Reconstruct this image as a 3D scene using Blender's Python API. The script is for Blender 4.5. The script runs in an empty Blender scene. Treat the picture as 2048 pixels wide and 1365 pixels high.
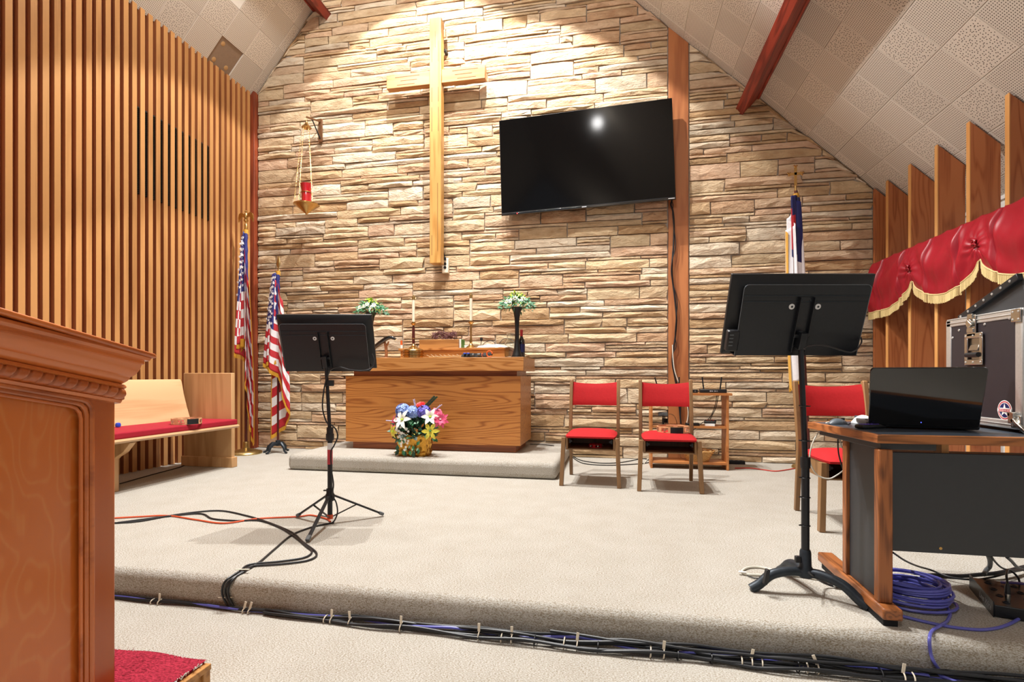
import bpy, bmesh, math, random
from mathutils import Vector, Matrix, Euler
PI = math.pi
R = math.radians
random.seed(7)
scene = bpy.context.scene
COL = scene.collection

# ------------------------------------------------------------------ camera
FPX = 1050.0                       # focal length in pixels of a 2048 wide frame
YAW = math.atan(209 / FPX)         # the view is turned a little to the left of the stage axis
HZ = 752.0                         # horizon row (rising-front lens shift)
CC, SS = math.cos(YAW), math.sin(YAW)
cam_d = bpy.data.cameras.new('camera')
cam_d.sensor_width = 36.0
cam_d.lens = FPX * 36 / 2048
cam_d.shift_y = (HZ - 682.5) / 2048
cam_d.clip_start = 0.05
cam = bpy.data.objects.new('camera', cam_d)
cam.location = (0, 0, 1.0)
cam.rotation_euler = (PI / 2, 0, YAW)
COL.objects.link(cam)
scene.camera = cam

# ------------------------------------------------------------------ world, lights, exposure
world = bpy.data.worlds.new('world')
scene.world = world
world.use_nodes = True
bg = world.node_tree.nodes['Background']
bg.inputs[0].default_value = (0.97, 0.98, 1.0, 1)
bg.inputs[1].default_value = 0.38
scene.view_settings.view_transform = 'Standard'
scene.view_settings.look = 'None'
scene.view_settings.exposure = 0.0
scene.view_settings.gamma = 1.0
scene.view_settings.use_curve_mapping = False

def lamp(name, kind, loc, energy, color=(1, 1, 1), size=0.1, aim=None, angle=None, blend=0.2, size_y=None):
    d = bpy.data.lights.new(name, kind)
    d.energy = energy
    d.color = color
    if kind == 'AREA':
        d.size = size
        if size_y:
            d.shape = 'RECTANGLE'; d.size_y = size_y
    else:
        d.shadow_soft_size = size
    if kind == 'SPOT':
        d.spot_size = R(angle); d.spot_blend = blend
    o = bpy.data.objects.new(name, d)
    o.location = loc
    if aim is not None:
        o.rotation_euler = (Vector(aim) - Vector(loc)).to_track_quat('-Z', 'Y').to_euler()
    COL.objects.link(o)
    return o

WARM = (1.0, 0.97, 0.93)
NEUT = (1.0, 0.99, 0.97)
lamp('ridge_spot_centre', 'SPOT', (-2.25, 4.95, 7.15), 1050, NEUT, 0.03, aim=(-2.35, 5.75, 0), angle=88, blend=0.10)
lamp('ridge_spot_right', 'SPOT', (-1.20, 4.90, 6.70), 1050, NEUT, 0.03, aim=(-1.32, 5.80, 0), angle=88, blend=0.10)
lamp('added_floor_spot', 'SPOT', (-1.9, 3.3, 7.2), 1350, NEUT, 0.06, aim=(-0.9, 3.4, 0), angle=80, blend=0.35)  # unseen spot added overhead to brighten the platform floor
lamp('ceiling_lamp_left', 'POINT', (-3.25, 4.25, 6.10), 165, NEUT, 0.05)
lamp('aisle_flood', 'SPOT', (-3.2, 3.9, 6.05), 1250, NEUT, 0.06, aim=(2.8, 2.0, 3.1), angle=72, blend=0.5)
lamp('pendant_lamp_right', 'POINT', (-0.34, 3.2, 5.70), 28, NEUT, 0.09)
lamp('hall_front_fill', 'POINT', (-0.9, -2.2, 5.0), 240, WARM, 0.2)  # unseen front fill added from the hall side

# ------------------------------------------------------------------ view geometry: a pixel's ray cut with a real plane
def ray(px, py):
    r = (px - 1024) / FPX
    return Vector((r * CC - SS, r * SS + CC, (HZ - py) / FPX))
CAMP = Vector((0, 0, 1.0))
def onZ(px, py, z=0.0):
    d = ray(px, py); return CAMP + d * ((z - 1.0) / d.z)
def onY(px, py, y):
    d = ray(px, py); return CAMP + d * (y / d.y)
def onX(px, py, x):
    d = ray(px, py); return CAMP + d * (x / d.x)

# ------------------------------------------------------------------ materials
def lin(h, k=1.0):
    h = h.lstrip('#')
    v = [int(h[i:i + 2], 16) / 255 for i in (0, 2, 4)]
    return tuple([((x / 12.92) if x <= 0.04045 else ((x + 0.055) / 1.055) ** 2.4) * k for x in v]) + (1,)

def newmat(name):
    m = bpy.data.materials.new(name)
    m.use_nodes = True
    nt = m.node_tree
    b = nt.nodes['Principled BSDF']
    return m, nt, b

def N(nt, t, **kw):
    n = nt.nodes.new(t)
    for k, v in kw.items():
        setattr(n, k, v)
    return n

def L(nt, a, b):
    nt.links.new(a, b)

def plain(name, color, rough=0.5, metal=0.0, spec=0.5, noise=0.06, nscale=40, bump=0.0, coat=0.0):
    m, nt, b = newmat(name)
    b.inputs['Roughness'].default_value = rough
    b.inputs['Metallic'].default_value = metal
    b.inputs['Specular IOR Level'].default_value = spec
    b.inputs['Coat Weight'].default_value = coat
    tc = N(nt, 'ShaderNodeTexCoord')
    no = N(nt, 'ShaderNodeTexNoise')
    no.inputs['Scale'].default_value = nscale
    no.inputs['Detail'].default_value = 3
    L(nt, tc.outputs['Object'], no.inputs['Vector'])
    mr = N(nt, 'ShaderNodeMapRange')
    mr.inputs['From Min'].default_value = 0.3; mr.inputs['From Max'].default_value = 0.7
    mr.inputs['To Min'].default_value = 1 - noise; mr.inputs['To Max'].default_value = 1 + noise
    L(nt, no.outputs['Fac'], mr.inputs['Value'])
    mx = N(nt, 'ShaderNodeVectorMath', operation='SCALE')
    mx.inputs[0].default_value = lin(color)[:3]
    L(nt, mr.outputs[0], mx.inputs['Scale'])
    L(nt, mx.outputs[0], b.inputs['Base Color'])
    if bump:
        bp = N(nt, 'ShaderNodeBump')
        bp.inputs['Strength'].default_value = bump
        bp.inputs['Distance'].default_value = 0.005
        L(nt, no.outputs['Fac'], bp.inputs['Height'])
        L(nt, bp.outputs[0], b.inputs['Normal'])
    return m

def wood(name, light, dark, axis='z', scale=1.0, rough=0.45, rings=1.0, streak=0.5, coat=0.0, mid=None, vary=0.12, shift=(0, 0, 0), aniso=0.10):
    """straight grain stretched along one axis with cathedral rings and fine pores"""
    m, nt, b = newmat(name)
    b.inputs['Roughness'].default_value = rough
    b.inputs['Coat Weight'].default_value = coat
    b.inputs['Coat Roughness'].default_value = 0.15
    tc = N(nt, 'ShaderNodeTexCoord')
    oi = N(nt, 'ShaderNodeObjectInfo')
    mul = N(nt, 'ShaderNodeMath', operation='MULTIPLY'); mul.inputs[1].default_value = 7.3
    L(nt, oi.outputs['Random'], mul.inputs[0])
    add = N(nt, 'ShaderNodeVectorMath', operation='ADD')
    L(nt, tc.outputs['Object'], add.inputs[0]); L(nt, mul.outputs[0], add.inputs[1])
    mp = N(nt, 'ShaderNodeMapping')
    st = {'x': (aniso, 1, 1), 'y': (1, aniso, 1), 'z': (1, 1, aniso)}[axis]
    mp.inputs['Scale'].default_value = [v * 6 * scale for v in st]
    mp.inputs['Location'].default_value = shift
    L(nt, add.outputs[0], mp.inputs['Vector'])
    n1 = N(nt, 'ShaderNodeTexNoise'); n1.inputs['Scale'].default_value = 1.1; n1.inputs['Detail'].default_value = 2
    L(nt, mp.outputs[0], n1.inputs['Vector'])
    m1 = N(nt, 'ShaderNodeMath', operation='MULTIPLY'); m1.inputs[1].default_value = 16 * rings + 0.001
    L(nt, n1.outputs['Fac'], m1.inputs[0])
    sn = N(nt, 'ShaderNodeMath', operation='SINE')
    m2 = N(nt, 'ShaderNodeMath', operation='MULTIPLY'); m2.inputs[1].default_value = 3.0
    L(nt, m1.outputs[0], m2.inputs[0]); L(nt, m2.outputs[0], sn.inputs[0])
    mr = N(nt, 'ShaderNodeMapRange'); mr.inputs['From Min'].default_value = -1; mr.inputs['From Max'].default_value = 1
    L(nt, sn.outputs[0], mr.inputs['Value'])
    mp2 = N(nt, 'ShaderNodeMapping')
    st2 = {'x': (0.02, 1, 1), 'y': (1, 0.02, 1), 'z': (1, 1, 0.02)}[axis]
    mp2.inputs['Scale'].default_value = [v * 130 * scale for v in st2]
    L(nt, add.outputs[0], mp2.inputs['Vector'])
    n2 = N(nt, 'ShaderNodeTexNoise'); n2.inputs['Scale'].default_value = 1.0; n2.inputs['Detail'].default_value = 2
    L(nt, mp2.outputs[0], n2.inputs['Vector'])
    mxf = N(nt, 'ShaderNodeMix', data_type='FLOAT'); mxf.inputs[0].default_value = streak
    L(nt, mr.outputs[0], mxf.inputs[2]); L(nt, n2.outputs['Fac'], mxf.inputs[3])
    cr = N(nt, 'ShaderNodeValToRGB')
    cr.color_ramp.elements[0].position = 0.08; cr.color_ramp.elements[0].color = lin(dark)
    cr.color_ramp.elements[1].position = 0.55; cr.color_ramp.elements[1].color = lin(light)
    if mid:
        e = cr.color_ramp.elements.new(0.28); e.color = lin(mid)
    L(nt, mxf.outputs[0], cr.inputs[0])
    # board to board variation
    mv = N(nt, 'ShaderNodeMapRange'); mv.inputs['To Min'].default_value = 1 - vary; mv.inputs['To Max'].default_value = 1 + vary
    L(nt, oi.outputs['Random'], mv.inputs['Value'])
    sc = N(nt, 'ShaderNodeVectorMath', operation='SCALE')
    L(nt, cr.outputs[0], sc.inputs[0]); L(nt, mv.outputs[0], sc.inputs['Scale'])
    L(nt, sc.outputs[0], b.inputs['Base Color'])
    bp = N(nt, 'ShaderNodeBump'); bp.inputs['Strength'].default_value = 0.15; bp.inputs['Distance'].default_value = 0.001
    L(nt, n2.outputs['Fac'], bp.inputs['Height']); L(nt, bp.outputs[0], b.inputs['Normal'])
    return m

def stone_mat():
    m, nt, b = newmat('split_face_sandstone')
    b.inputs['Roughness'].default_value = 0.85
    b.inputs['Specular IOR Level'].default_value = 0.3
    at = N(nt, 'ShaderNodeAttribute', attribute_name='tint')
    tc = N(nt, 'ShaderNodeNewGeometry')
    n1 = N(nt, 'ShaderNodeTexNoise'); n1.inputs['Scale'].default_value = 4.5; n1.inputs['Detail'].default_value = 6; n1.inputs['Roughness'].default_value = 0.65
    mp = N(nt, 'ShaderNodeMapping'); mp.inputs['Scale'].default_value = (1, 1, 2.6); mp.inputs['Rotation'].default_value = (0, 0.25, 0)
    L(nt, tc.outputs['Position'], mp.inputs['Vector']); L(nt, mp.outputs[0], n1.inputs['Vector'])
    cr = N(nt, 'ShaderNodeValToRGB')
    e = cr.color_ramp.elements
    e[0].position = 0.30; e[0].color = (0.77, 0.64, 0.53, 1)
    e[1].position = 0.62; e[1].color = (1.12, 1.10, 1.06, 1)
    x = e.new(0.46); x.color = (0.94, 0.88, 0.82, 1)
    L(nt, n1.outputs['Fac'], cr.inputs[0])
    mx = N(nt, 'ShaderNodeMix', data_type='RGBA', blend_type='MULTIPLY'); mx.inputs[0].default_value = 1.0
    L(nt, at.outputs['Color'], mx.inputs[6]); L(nt, cr.outputs[0], mx.inputs[7])
    L(nt, mx.outputs[2], b.inputs['Base Color'])
    n2 = N(nt, 'ShaderNodeTexNoise'); n2.inputs['Scale'].default_value = 16; n2.inputs['Detail'].default_value = 8; n2.inputs['Roughness'].default_value = 0.6
    n2.inputs['Distortion'].default_value = 0.8
    L(nt, mp.outputs[0], n2.inputs['Vector'])
    bp = N(nt, 'ShaderNodeBump'); bp.inputs['Strength'].default_value = 0.9; bp.inputs['Distance'].default_value = 0.022
    L(nt, n2.outputs['Fac'], bp.inputs['Height']); L(nt, bp.outputs[0], b.inputs['Normal'])
    return m

def carpet(name, c1, c2, s=1.0, bump=0.7):
    m, nt, b = newmat(name)
    b.inputs['Roughness'].default_value = 0.95
    b.inputs['Specular IOR Level'].default_value = 0.1
    tc = N(nt, 'ShaderNodeTexCoord')
    mp = N(nt, 'ShaderNodeMapping'); mp.inputs['Scale'].default_value = (1 * s, 2.0 * s, 2.0 * s)
    L(nt, tc.outputs['Object'], mp.inputs['Vector'])
    n1 = N(nt, 'ShaderNodeTexNoise'); n1.inputs['Scale'].default_value = 130; n1.inputs['Detail'].default_value = 3; n1.inputs['Roughness'].default_value = 0.7
    L(nt, mp.outputs[0], n1.inputs['Vector'])
    n2 = N(nt, 'ShaderNodeTexNoise'); n2.inputs['Scale'].default_value = 5; n2.inputs['Detail'].default_value = 5
    L(nt, tc.outputs['Object'], n2.inputs['Vector'])
    mx = N(nt, 'ShaderNodeMix', data_type='FLOAT'); mx.inputs[0].default_value = 0.07
    L(nt, n1.outputs['Fac'], mx.inputs[2]); L(nt, n2.outputs['Fac'], mx.inputs[3])
    cr = N(nt, 'ShaderNodeValToRGB')
    cr.color_ramp.elements[0].position = 0.36; cr.color_ramp.elements[0].color = lin(c2)
    cr.color_ramp.elements[1].position = 0.60; cr.color_ramp.elements[1].color = lin(c1)
    L(nt, mx.outputs[0], cr.inputs[0]); L(nt, cr.outputs[0], b.inputs['Base Color'])
    bp = N(nt, 'ShaderNodeBump'); bp.inputs['Strength'].default_value = bump; bp.inputs['Distance'].default_value = 0.006
    L(nt, n1.outputs['Fac'], bp.inputs['Height']); L(nt, bp.outputs[0], b.inputs['Normal'])
    return m

def tile_mat(name, kind):
    m, nt, b = newmat(name)
    b.inputs['Roughness'].default_value = 0.9
    b.inputs['Specular IOR Level'].default_value = 0.15
    uv = N(nt, 'ShaderNodeTexCoord')
    oi = N(nt, 'ShaderNodeObjectInfo')
    if kind == 'scatter':
        rr = N(nt, 'ShaderNodeMath', operation='MULTIPLY'); rr.inputs[1].default_value = 11.0
        L(nt, oi.outputs['Random'], rr.inputs[0])
        ad = N(nt, 'ShaderNodeVectorMath', operation='ADD')
        L(nt, uv.outputs['UV'], ad.inputs[0]); L(nt, rr.outputs[0], ad.inputs[1])
        v = N(nt, 'ShaderNodeTexVoronoi'); v.voronoi_dimensions = '2D'; v.inputs['Scale'].default_value = 17; v.inputs['Randomness'].default_value = 0.62
        L(nt, ad.outputs[0], v.inputs['Vector'])
        dist = v.outputs['Distance']; lim = 0.14
    else:
        v = N(nt, 'ShaderNodeTexVoronoi'); v.voronoi_dimensions = '2D'; v.inputs['Scale'].default_value = 21; v.inputs['Randomness'].default_value = 0.06
        L(nt, uv.outputs['UV'], v.inputs['Vector'])
        dist = v.outputs['Distance']; lim = 0.18
    lt = N(nt, 'ShaderNodeMapRange'); lt.inputs['From Min'].default_value = lim; lt.inputs['From Max'].default_value = lim + 0.07
    L(nt, dist, lt.inputs['Value'])
    # plain margin round the tile
    sx = N(nt, 'ShaderNodeSeparateXYZ'); L(nt, uv.outputs['UV'], sx.inputs[0])
    def edge(o):
        a = N(nt, 'ShaderNodeMath', operation='SUBTRACT'); a.inputs[1].default_value = 0.5; L(nt, o, a.inputs[0])
        c = N(nt, 'ShaderNodeMath', operation='ABSOLUTE'); L(nt, a.outputs[0], c.inputs[0]); return c.outputs[0]
    mxm = N(nt, 'ShaderNodeMath', operation='MAXIMUM'); L(nt, edge(sx.outputs[0]), mxm.inputs[0]); L(nt, edge(sx.outputs[1]), mxm.inputs[1])
    gt = N(nt, 'ShaderNodeMath', operation='GREATER_THAN'); gt.inputs[1].default_value = 0.462; L(nt, mxm.outputs[0], gt.inputs[0])
    mm = N(nt, 'ShaderNodeMath', operation='MAXIMUM'); L(nt, lt.outputs[0], mm.inputs[0]); L(nt, gt.outputs[0], mm.inputs[1])
    mix = N(nt, 'ShaderNodeMix', data_type='RGBA')
    mix.inputs[6].default_value = lin('3A3028') if kind == 'scatter' else lin('4C4238')
    mix.inputs[7].default_value = lin('CDC4B8')
    L(nt, mm.outputs[0], mix.inputs[0])
    mv = N(nt, 'ShaderNodeMapRange'); mv.inputs['To Min'].default_value = 0.93; mv.inputs['To Max'].default_value = 1.06
    L(nt, oi.outputs['Random'], mv.inputs['Value'])
    sc = N(nt, 'ShaderNodeVectorMath', operation='SCALE'); L(nt, mix.outputs[2], sc.inputs[0]); L(nt, mv.outputs[0], sc.inputs['Scale'])
    L(nt, sc.outputs[0], b.inputs['Base Color'])
    bp = N(nt, 'ShaderNodeBump'); bp.inputs['Strength'].default_value = 0.5; bp.inputs['Distance'].default_value = 0.003
    L(nt, mm.outputs[0], bp.inputs['Height']); L(nt, bp.outputs[0], b.inputs['Normal'])
    return m

def glassmat(name, color='F4FAFA', rough=0.03):
    m, nt, b = newmat(name)
    b.inputs['Base Color'].default_value = lin(color)
    b.inputs['Transmission Weight'].default_value = 1.0
    b.inputs['Roughness'].default_value = rough
    b.inputs['IOR'].default_value = 1.45
    return m

def emit(name, color, power):
    m, nt, b = newmat(name)
    b.inputs['Base Color'].default_value = lin(color)
    b.inputs['Emission Color'].default_value = lin(color)
    b.inputs['Emission Strength'].default_value = power
    return m

M = {}
M['stone'] = stone_mat()
M['mortar'] = plain('pale_mortar', 'B4ABA0', 0.95, noise=0.18, nscale=25, bump=0.6)
M['slat'] = wood('slat_fir', 'BD8A54', '9C6A3A', 'z', 0.8, 0.42, rings=0.35, streak=0.55, vary=0.10)
M['slat_side'] = wood('slat_darker_side', 'A8683E', '7C4426', 'z', 0.8, 0.45, rings=0.35)  # darker, redder wood colour for the slat side faces
M['slat_back'] = wood('slat_backing', '8A4526', '5E2A18', 'z', 0.8, 0.5, rings=0.4)
M['post'] = wood('post_fir', 'B87444', '96552E', 'z', 0.9, 0.45, rings=0.5)
M['redwood'] = wood('dark_trim_wood', '8E4226', '5C2414', 'z', 1.0, 0.45, rings=0.5)
M['beam'] = wood('red_stained_beam', '8E3322', '561710', 'y', 1.2, 0.5, rings=0.7)
M['cross'] = wood('cross_oak', 'CB9A55', 'A8742F', 'z', 1.2, 0.4, rings=0.5)
M['crossarm'] = wood('cross_oak_arm', 'CC9158', 'A9683A', 'x', 1.2, 0.4, rings=0.5)
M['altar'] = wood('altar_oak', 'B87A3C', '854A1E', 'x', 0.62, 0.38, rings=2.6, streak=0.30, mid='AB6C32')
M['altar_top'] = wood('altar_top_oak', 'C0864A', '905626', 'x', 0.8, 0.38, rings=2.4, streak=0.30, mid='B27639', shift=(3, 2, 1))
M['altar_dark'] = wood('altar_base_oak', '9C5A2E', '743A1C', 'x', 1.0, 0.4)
M['pew'] = wood('blond_maple', 'CCA67C', 'B28A60', 'y', 0.8, 0.35, rings=0.3, streak=0.5, coat=0.2)
M['pewz'] = wood('blond_maple_upright', 'C69E70', 'AA8052', 'z', 0.8, 0.35, rings=0.4, streak=0.5)
M['pulpit'] = wood('cherry_stain', 'C8702C', 'A2501A', 'z', 0.5, 0.28, rings=0.25, streak=0.25, coat=0.35, mid='A5551F')
M['pulpit_panel'] = wood('cherry_stain_panel', 'C66C2A', 'CC7A38', 'z', 0.85, 0.26, rings=1.9, streak=0.30, coat=0.35, mid='C86F2E', aniso=0.45)
M['pulpit_y'] = wood('cherry_stain_moulding', 'CC7236', '9A4A1C', 'y', 0.8, 0.28, rings=0.3, streak=0.4, coat=0.35)
M['fin'] = wood('fin_fir', 'A9653A', '80401E', 'z', 0.8, 0.42, rings=1.8, streak=0.4, mid='9E5A31')
M['fin_edge'] = wood('fin_lit_edge_fir', 'D09A5C', 'B87C40', 'z', 0.9, 0.42, rings=0.2)  # lighter copy of the fin wood, light on left-facing edges put into colour
M['chairwood'] = wood('walnut_frame', '8A6742', '5E4228', 'z', 1.4, 0.42, rings=0.3, streak=0.6)
M['deskwood'] = wood('desk_edge_oak', '9A5C30', '4E2810', 'y', 1.3, 0.4, rings=1.6, streak=0.6)
M['deskwoodx'] = wood('desk_front_edge_oak', 'A26434', '56300F', 'x', 1.3, 0.4, rings=1.6, streak=0.6)
M['deskwoodz'] = wood('desk_post_oak', '9A5C30', '4E2810', 'z', 1.3, 0.4, rings=1.6, streak=0.6)
M['shelfwood'] = wood('bookcase_pine', 'C07F46', '9A5A2A', 'x', 0.9, 0.45, rings=0.4)
M['box_oak'] = wood('box_oak', 'C08A4C', '8E5A2A', 'x', 1.6, 0.45, rings=0.8)
M['carpet'] = carpet('beige_loop_carpet', 'C8C6C0', '887A62')
M['redcarpet'] = carpet('red_loop_carpet', 'B03448', '6A1622', s=0.7, bump=1.0)
M['tileA'] = tile_mat('ceiling_tile_scattered_holes', 'scatter')
M['tileB'] = tile_mat('ceiling_tile_rows_of_holes', 'grid')
M['ceil'] = plain('ceiling_board', 'BFB3A3', 0.95, noise=0.03)
M['brownboard'] = plain('bare_brown_board', '8A7460', 0.9, noise=0.05)
M['glue'] = plain('dried_glue', 'B48E5E', 0.7)
M['wall_pale'] = plain('pale_painted_wall', 'B9B7B2', 0.85)
M['black'] = plain('black_plastic', '17181B', 0.42, spec=0.4, noise=0.1)
M['blackmat'] = plain('black_matte', '101114', 0.7, spec=0.3)
M['blackmetal'] = plain('black_powder_coat', '1A1D22', 0.33, metal=0.2, spec=0.5, noise=0.1, nscale=80)
M['screen'] = plain('tv_screen_glass', '030304', 0.10, spec=0.22, noise=0)
M['lid'] = plain('glossy_black_lid', '08090C', 0.09, spec=0.6, noise=0, coat=0.5)
M['cable'] = plain('black_cable_rubber', '17191D', 0.45, noise=0.1)
M['bluecable'] = plain('blue_cable_rubber', '6264BE', 0.4, noise=0.05)
M['orangecable'] = plain('orange_cord', 'D9552B', 0.45)
M['redcable'] = plain('red_cord', 'C23A2E', 0.45)
M['whitecable'] = plain('white_cord', 'D8D4C6', 0.45)
M['greycable'] = plain('grey_cord', '5E6468', 0.45)
M['tie'] = plain('ivory_cable_tie', 'D9CFBC', 0.5)
M['white'] = plain('white_plastic', 'E6E6E2', 0.4, noise=0.02)
M['cream'] = plain('cream_wax', 'E4DAC4', 0.45, noise=0.03)
M['chrome'] = plain('nickel_hardware', 'C9C6BF', 0.22, metal=1.0, noise=0.03)
M['alu'] = plain('brushed_aluminium', 'CFCFCD', 0.34, metal=0.75, noise=0.05, nscale=90)
M['brass'] = plain('polished_brass', 'C6A064', 0.22, metal=1.0, noise=0.08)
M['satinbrass'] = plain('satin_brass', 'B9A06A', 0.32, metal=1.0, noise=0.1)
M['gold'] = plain('gold_fringe', 'C9962F', 0.6, noise=0.25, nscale=150)
M['foil'] = plain('gold_foil_wrap', 'C9963E', 0.28, metal=0.9, noise=0.25, nscale=30, bump=0.8)
M['palefringe'] = plain('pale_gold_fringe', 'C8B27C', 0.65, noise=0.2, nscale=200)
M['redcloth'] = plain('red_chair_fabric', 'AC2024', 0.8, spec=0.2, noise=0.05, nscale=60, bump=0.15)
M['cushion'] = plain('dark_red_cushion', '9A1A2C', 0.75, spec=0.25, noise=0.05)
M['satin'] = plain('red_satin', '8E1020', 0.40, spec=0.4, noise=0.04, nscale=8)
M['flagred'] = plain('flag_red', 'B3202C', 0.6, noise=0.05)
M['flagwhite'] = plain('flag_white', 'DEDCDF', 0.6, noise=0.04)
M['flagblue'] = plain('flag_blue', '23286E', 0.5, noise=0.08)
M['navy'] = plain('navy_cloth', '141A55', 0.45, noise=0.1)
M['redglass'] = plain('ruby_glass', 'A3101E', 0.12, spec=0.7, noise=0.05, coat=0.6)
M['poledark'] = plain('dark_cherry_pole', '4E1712', 0.3, noise=0.12, coat=0.3)
M['iron'] = plain('dark_cast_iron', '2A3138', 0.45, metal=0.5, noise=0.2)
M['laminate'] = plain('charcoal_laminate', '2E3033', 0.5, noise=0.03)
M['desktop'] = plain('dark_desk_top', '3A424C', 0.35, noise=0.05)
M['greenleaf'] = plain('green_leaf', '2F6B44', 0.5, noise=0.3, nscale=20)
M['darkleaf'] = plain('dark_green_leaf', '173A26', 0.5, noise=0.3, nscale=20)
M['paleleaf'] = plain('pale_green_leaf', '8FB79A', 0.5, noise=0.2)
M['lime'] = plain('lime_petal', 'AFCB3A', 0.5, noise=0.2)
M['petalwhite'] = plain('white_petal', 'EDEBE4', 0.5, noise=0.05)
M['petalpink'] = plain('pink_petal', 'E2557E', 0.5, noise=0.2)
M['petalyellow'] = plain('yellow_petal', 'DBD04A', 0.5, noise=0.15)
M['petalblue'] = plain('blue_petal', '8CA6E0', 0.5, noise=0.15)
M['petalviolet'] = plain('violet_petal', '6A63C4', 0.5, noise=0.15)
M['petalred'] = plain('red_petal', 'C41F24', 0.5, noise=0.15)
M['lavender'] = plain('lavender_bud', 'B9B9DA', 0.5, noise=0.2)
M['twig'] = plain('thorn_twig', '6E4444', 0.7, noise=0.3)
M['wicker'] = plain('wicker', 'C99A5C', 0.6, noise=0.3, nscale=120, bump=0.8)
M['tambwood'] = plain('blond_frame_wood', 'D2A679', 0.45, noise=0.12)
M['blondwood2'] = plain('turned_wood', 'A5714A', 0.5, noise=0.15)
M['bottle'] = plain('dark_bottle_glass', '0B0C10', 0.08, spec=0.7, noise=0, coat=0.5)
M['capred'] = plain('red_foil_cap', 'B5222A', 0.35)
M['orange'] = plain('orange_plastic', 'D8622A', 0.4)
M['blueplastic'] = plain('blue_plastic', '2348C0', 0.4)
M['greenbook'] = plain('green_cloth', '4F8A3A', 0.6)
M['clearplastic'] = glassmat('clear_plastic_jar')
M['casepanel'] = plain('case_laminate', '231D22', 0.5, noise=0.08)
M['mouse'] = plain('mouse_grey', '4E565E', 0.4)
M['ledred'] = emit('red_led', 'FF3030', 3)
M['ledblue'] = emit('blue_led', '5060FF', 3)
M['purple'] = plain('purple_print', '5A46B4', 0.5)
M['redprint'] = plain('red_print', 'B8323E', 0.5)
M['greyprint'] = plain('grey_print', 'A9ADB2', 0.5)
M['edgeglint'] = plain('painted_edge_highlight', '6C7278', 0.35, metal=0.6)  # light grey that paints in the highlight along the music desk edges
M['bronze'] = plain('bronze_bracket', '7A5538', 0.45, metal=0.5)
M['led_white'] = plain('white_label', 'DADADA', 0.5)

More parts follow.
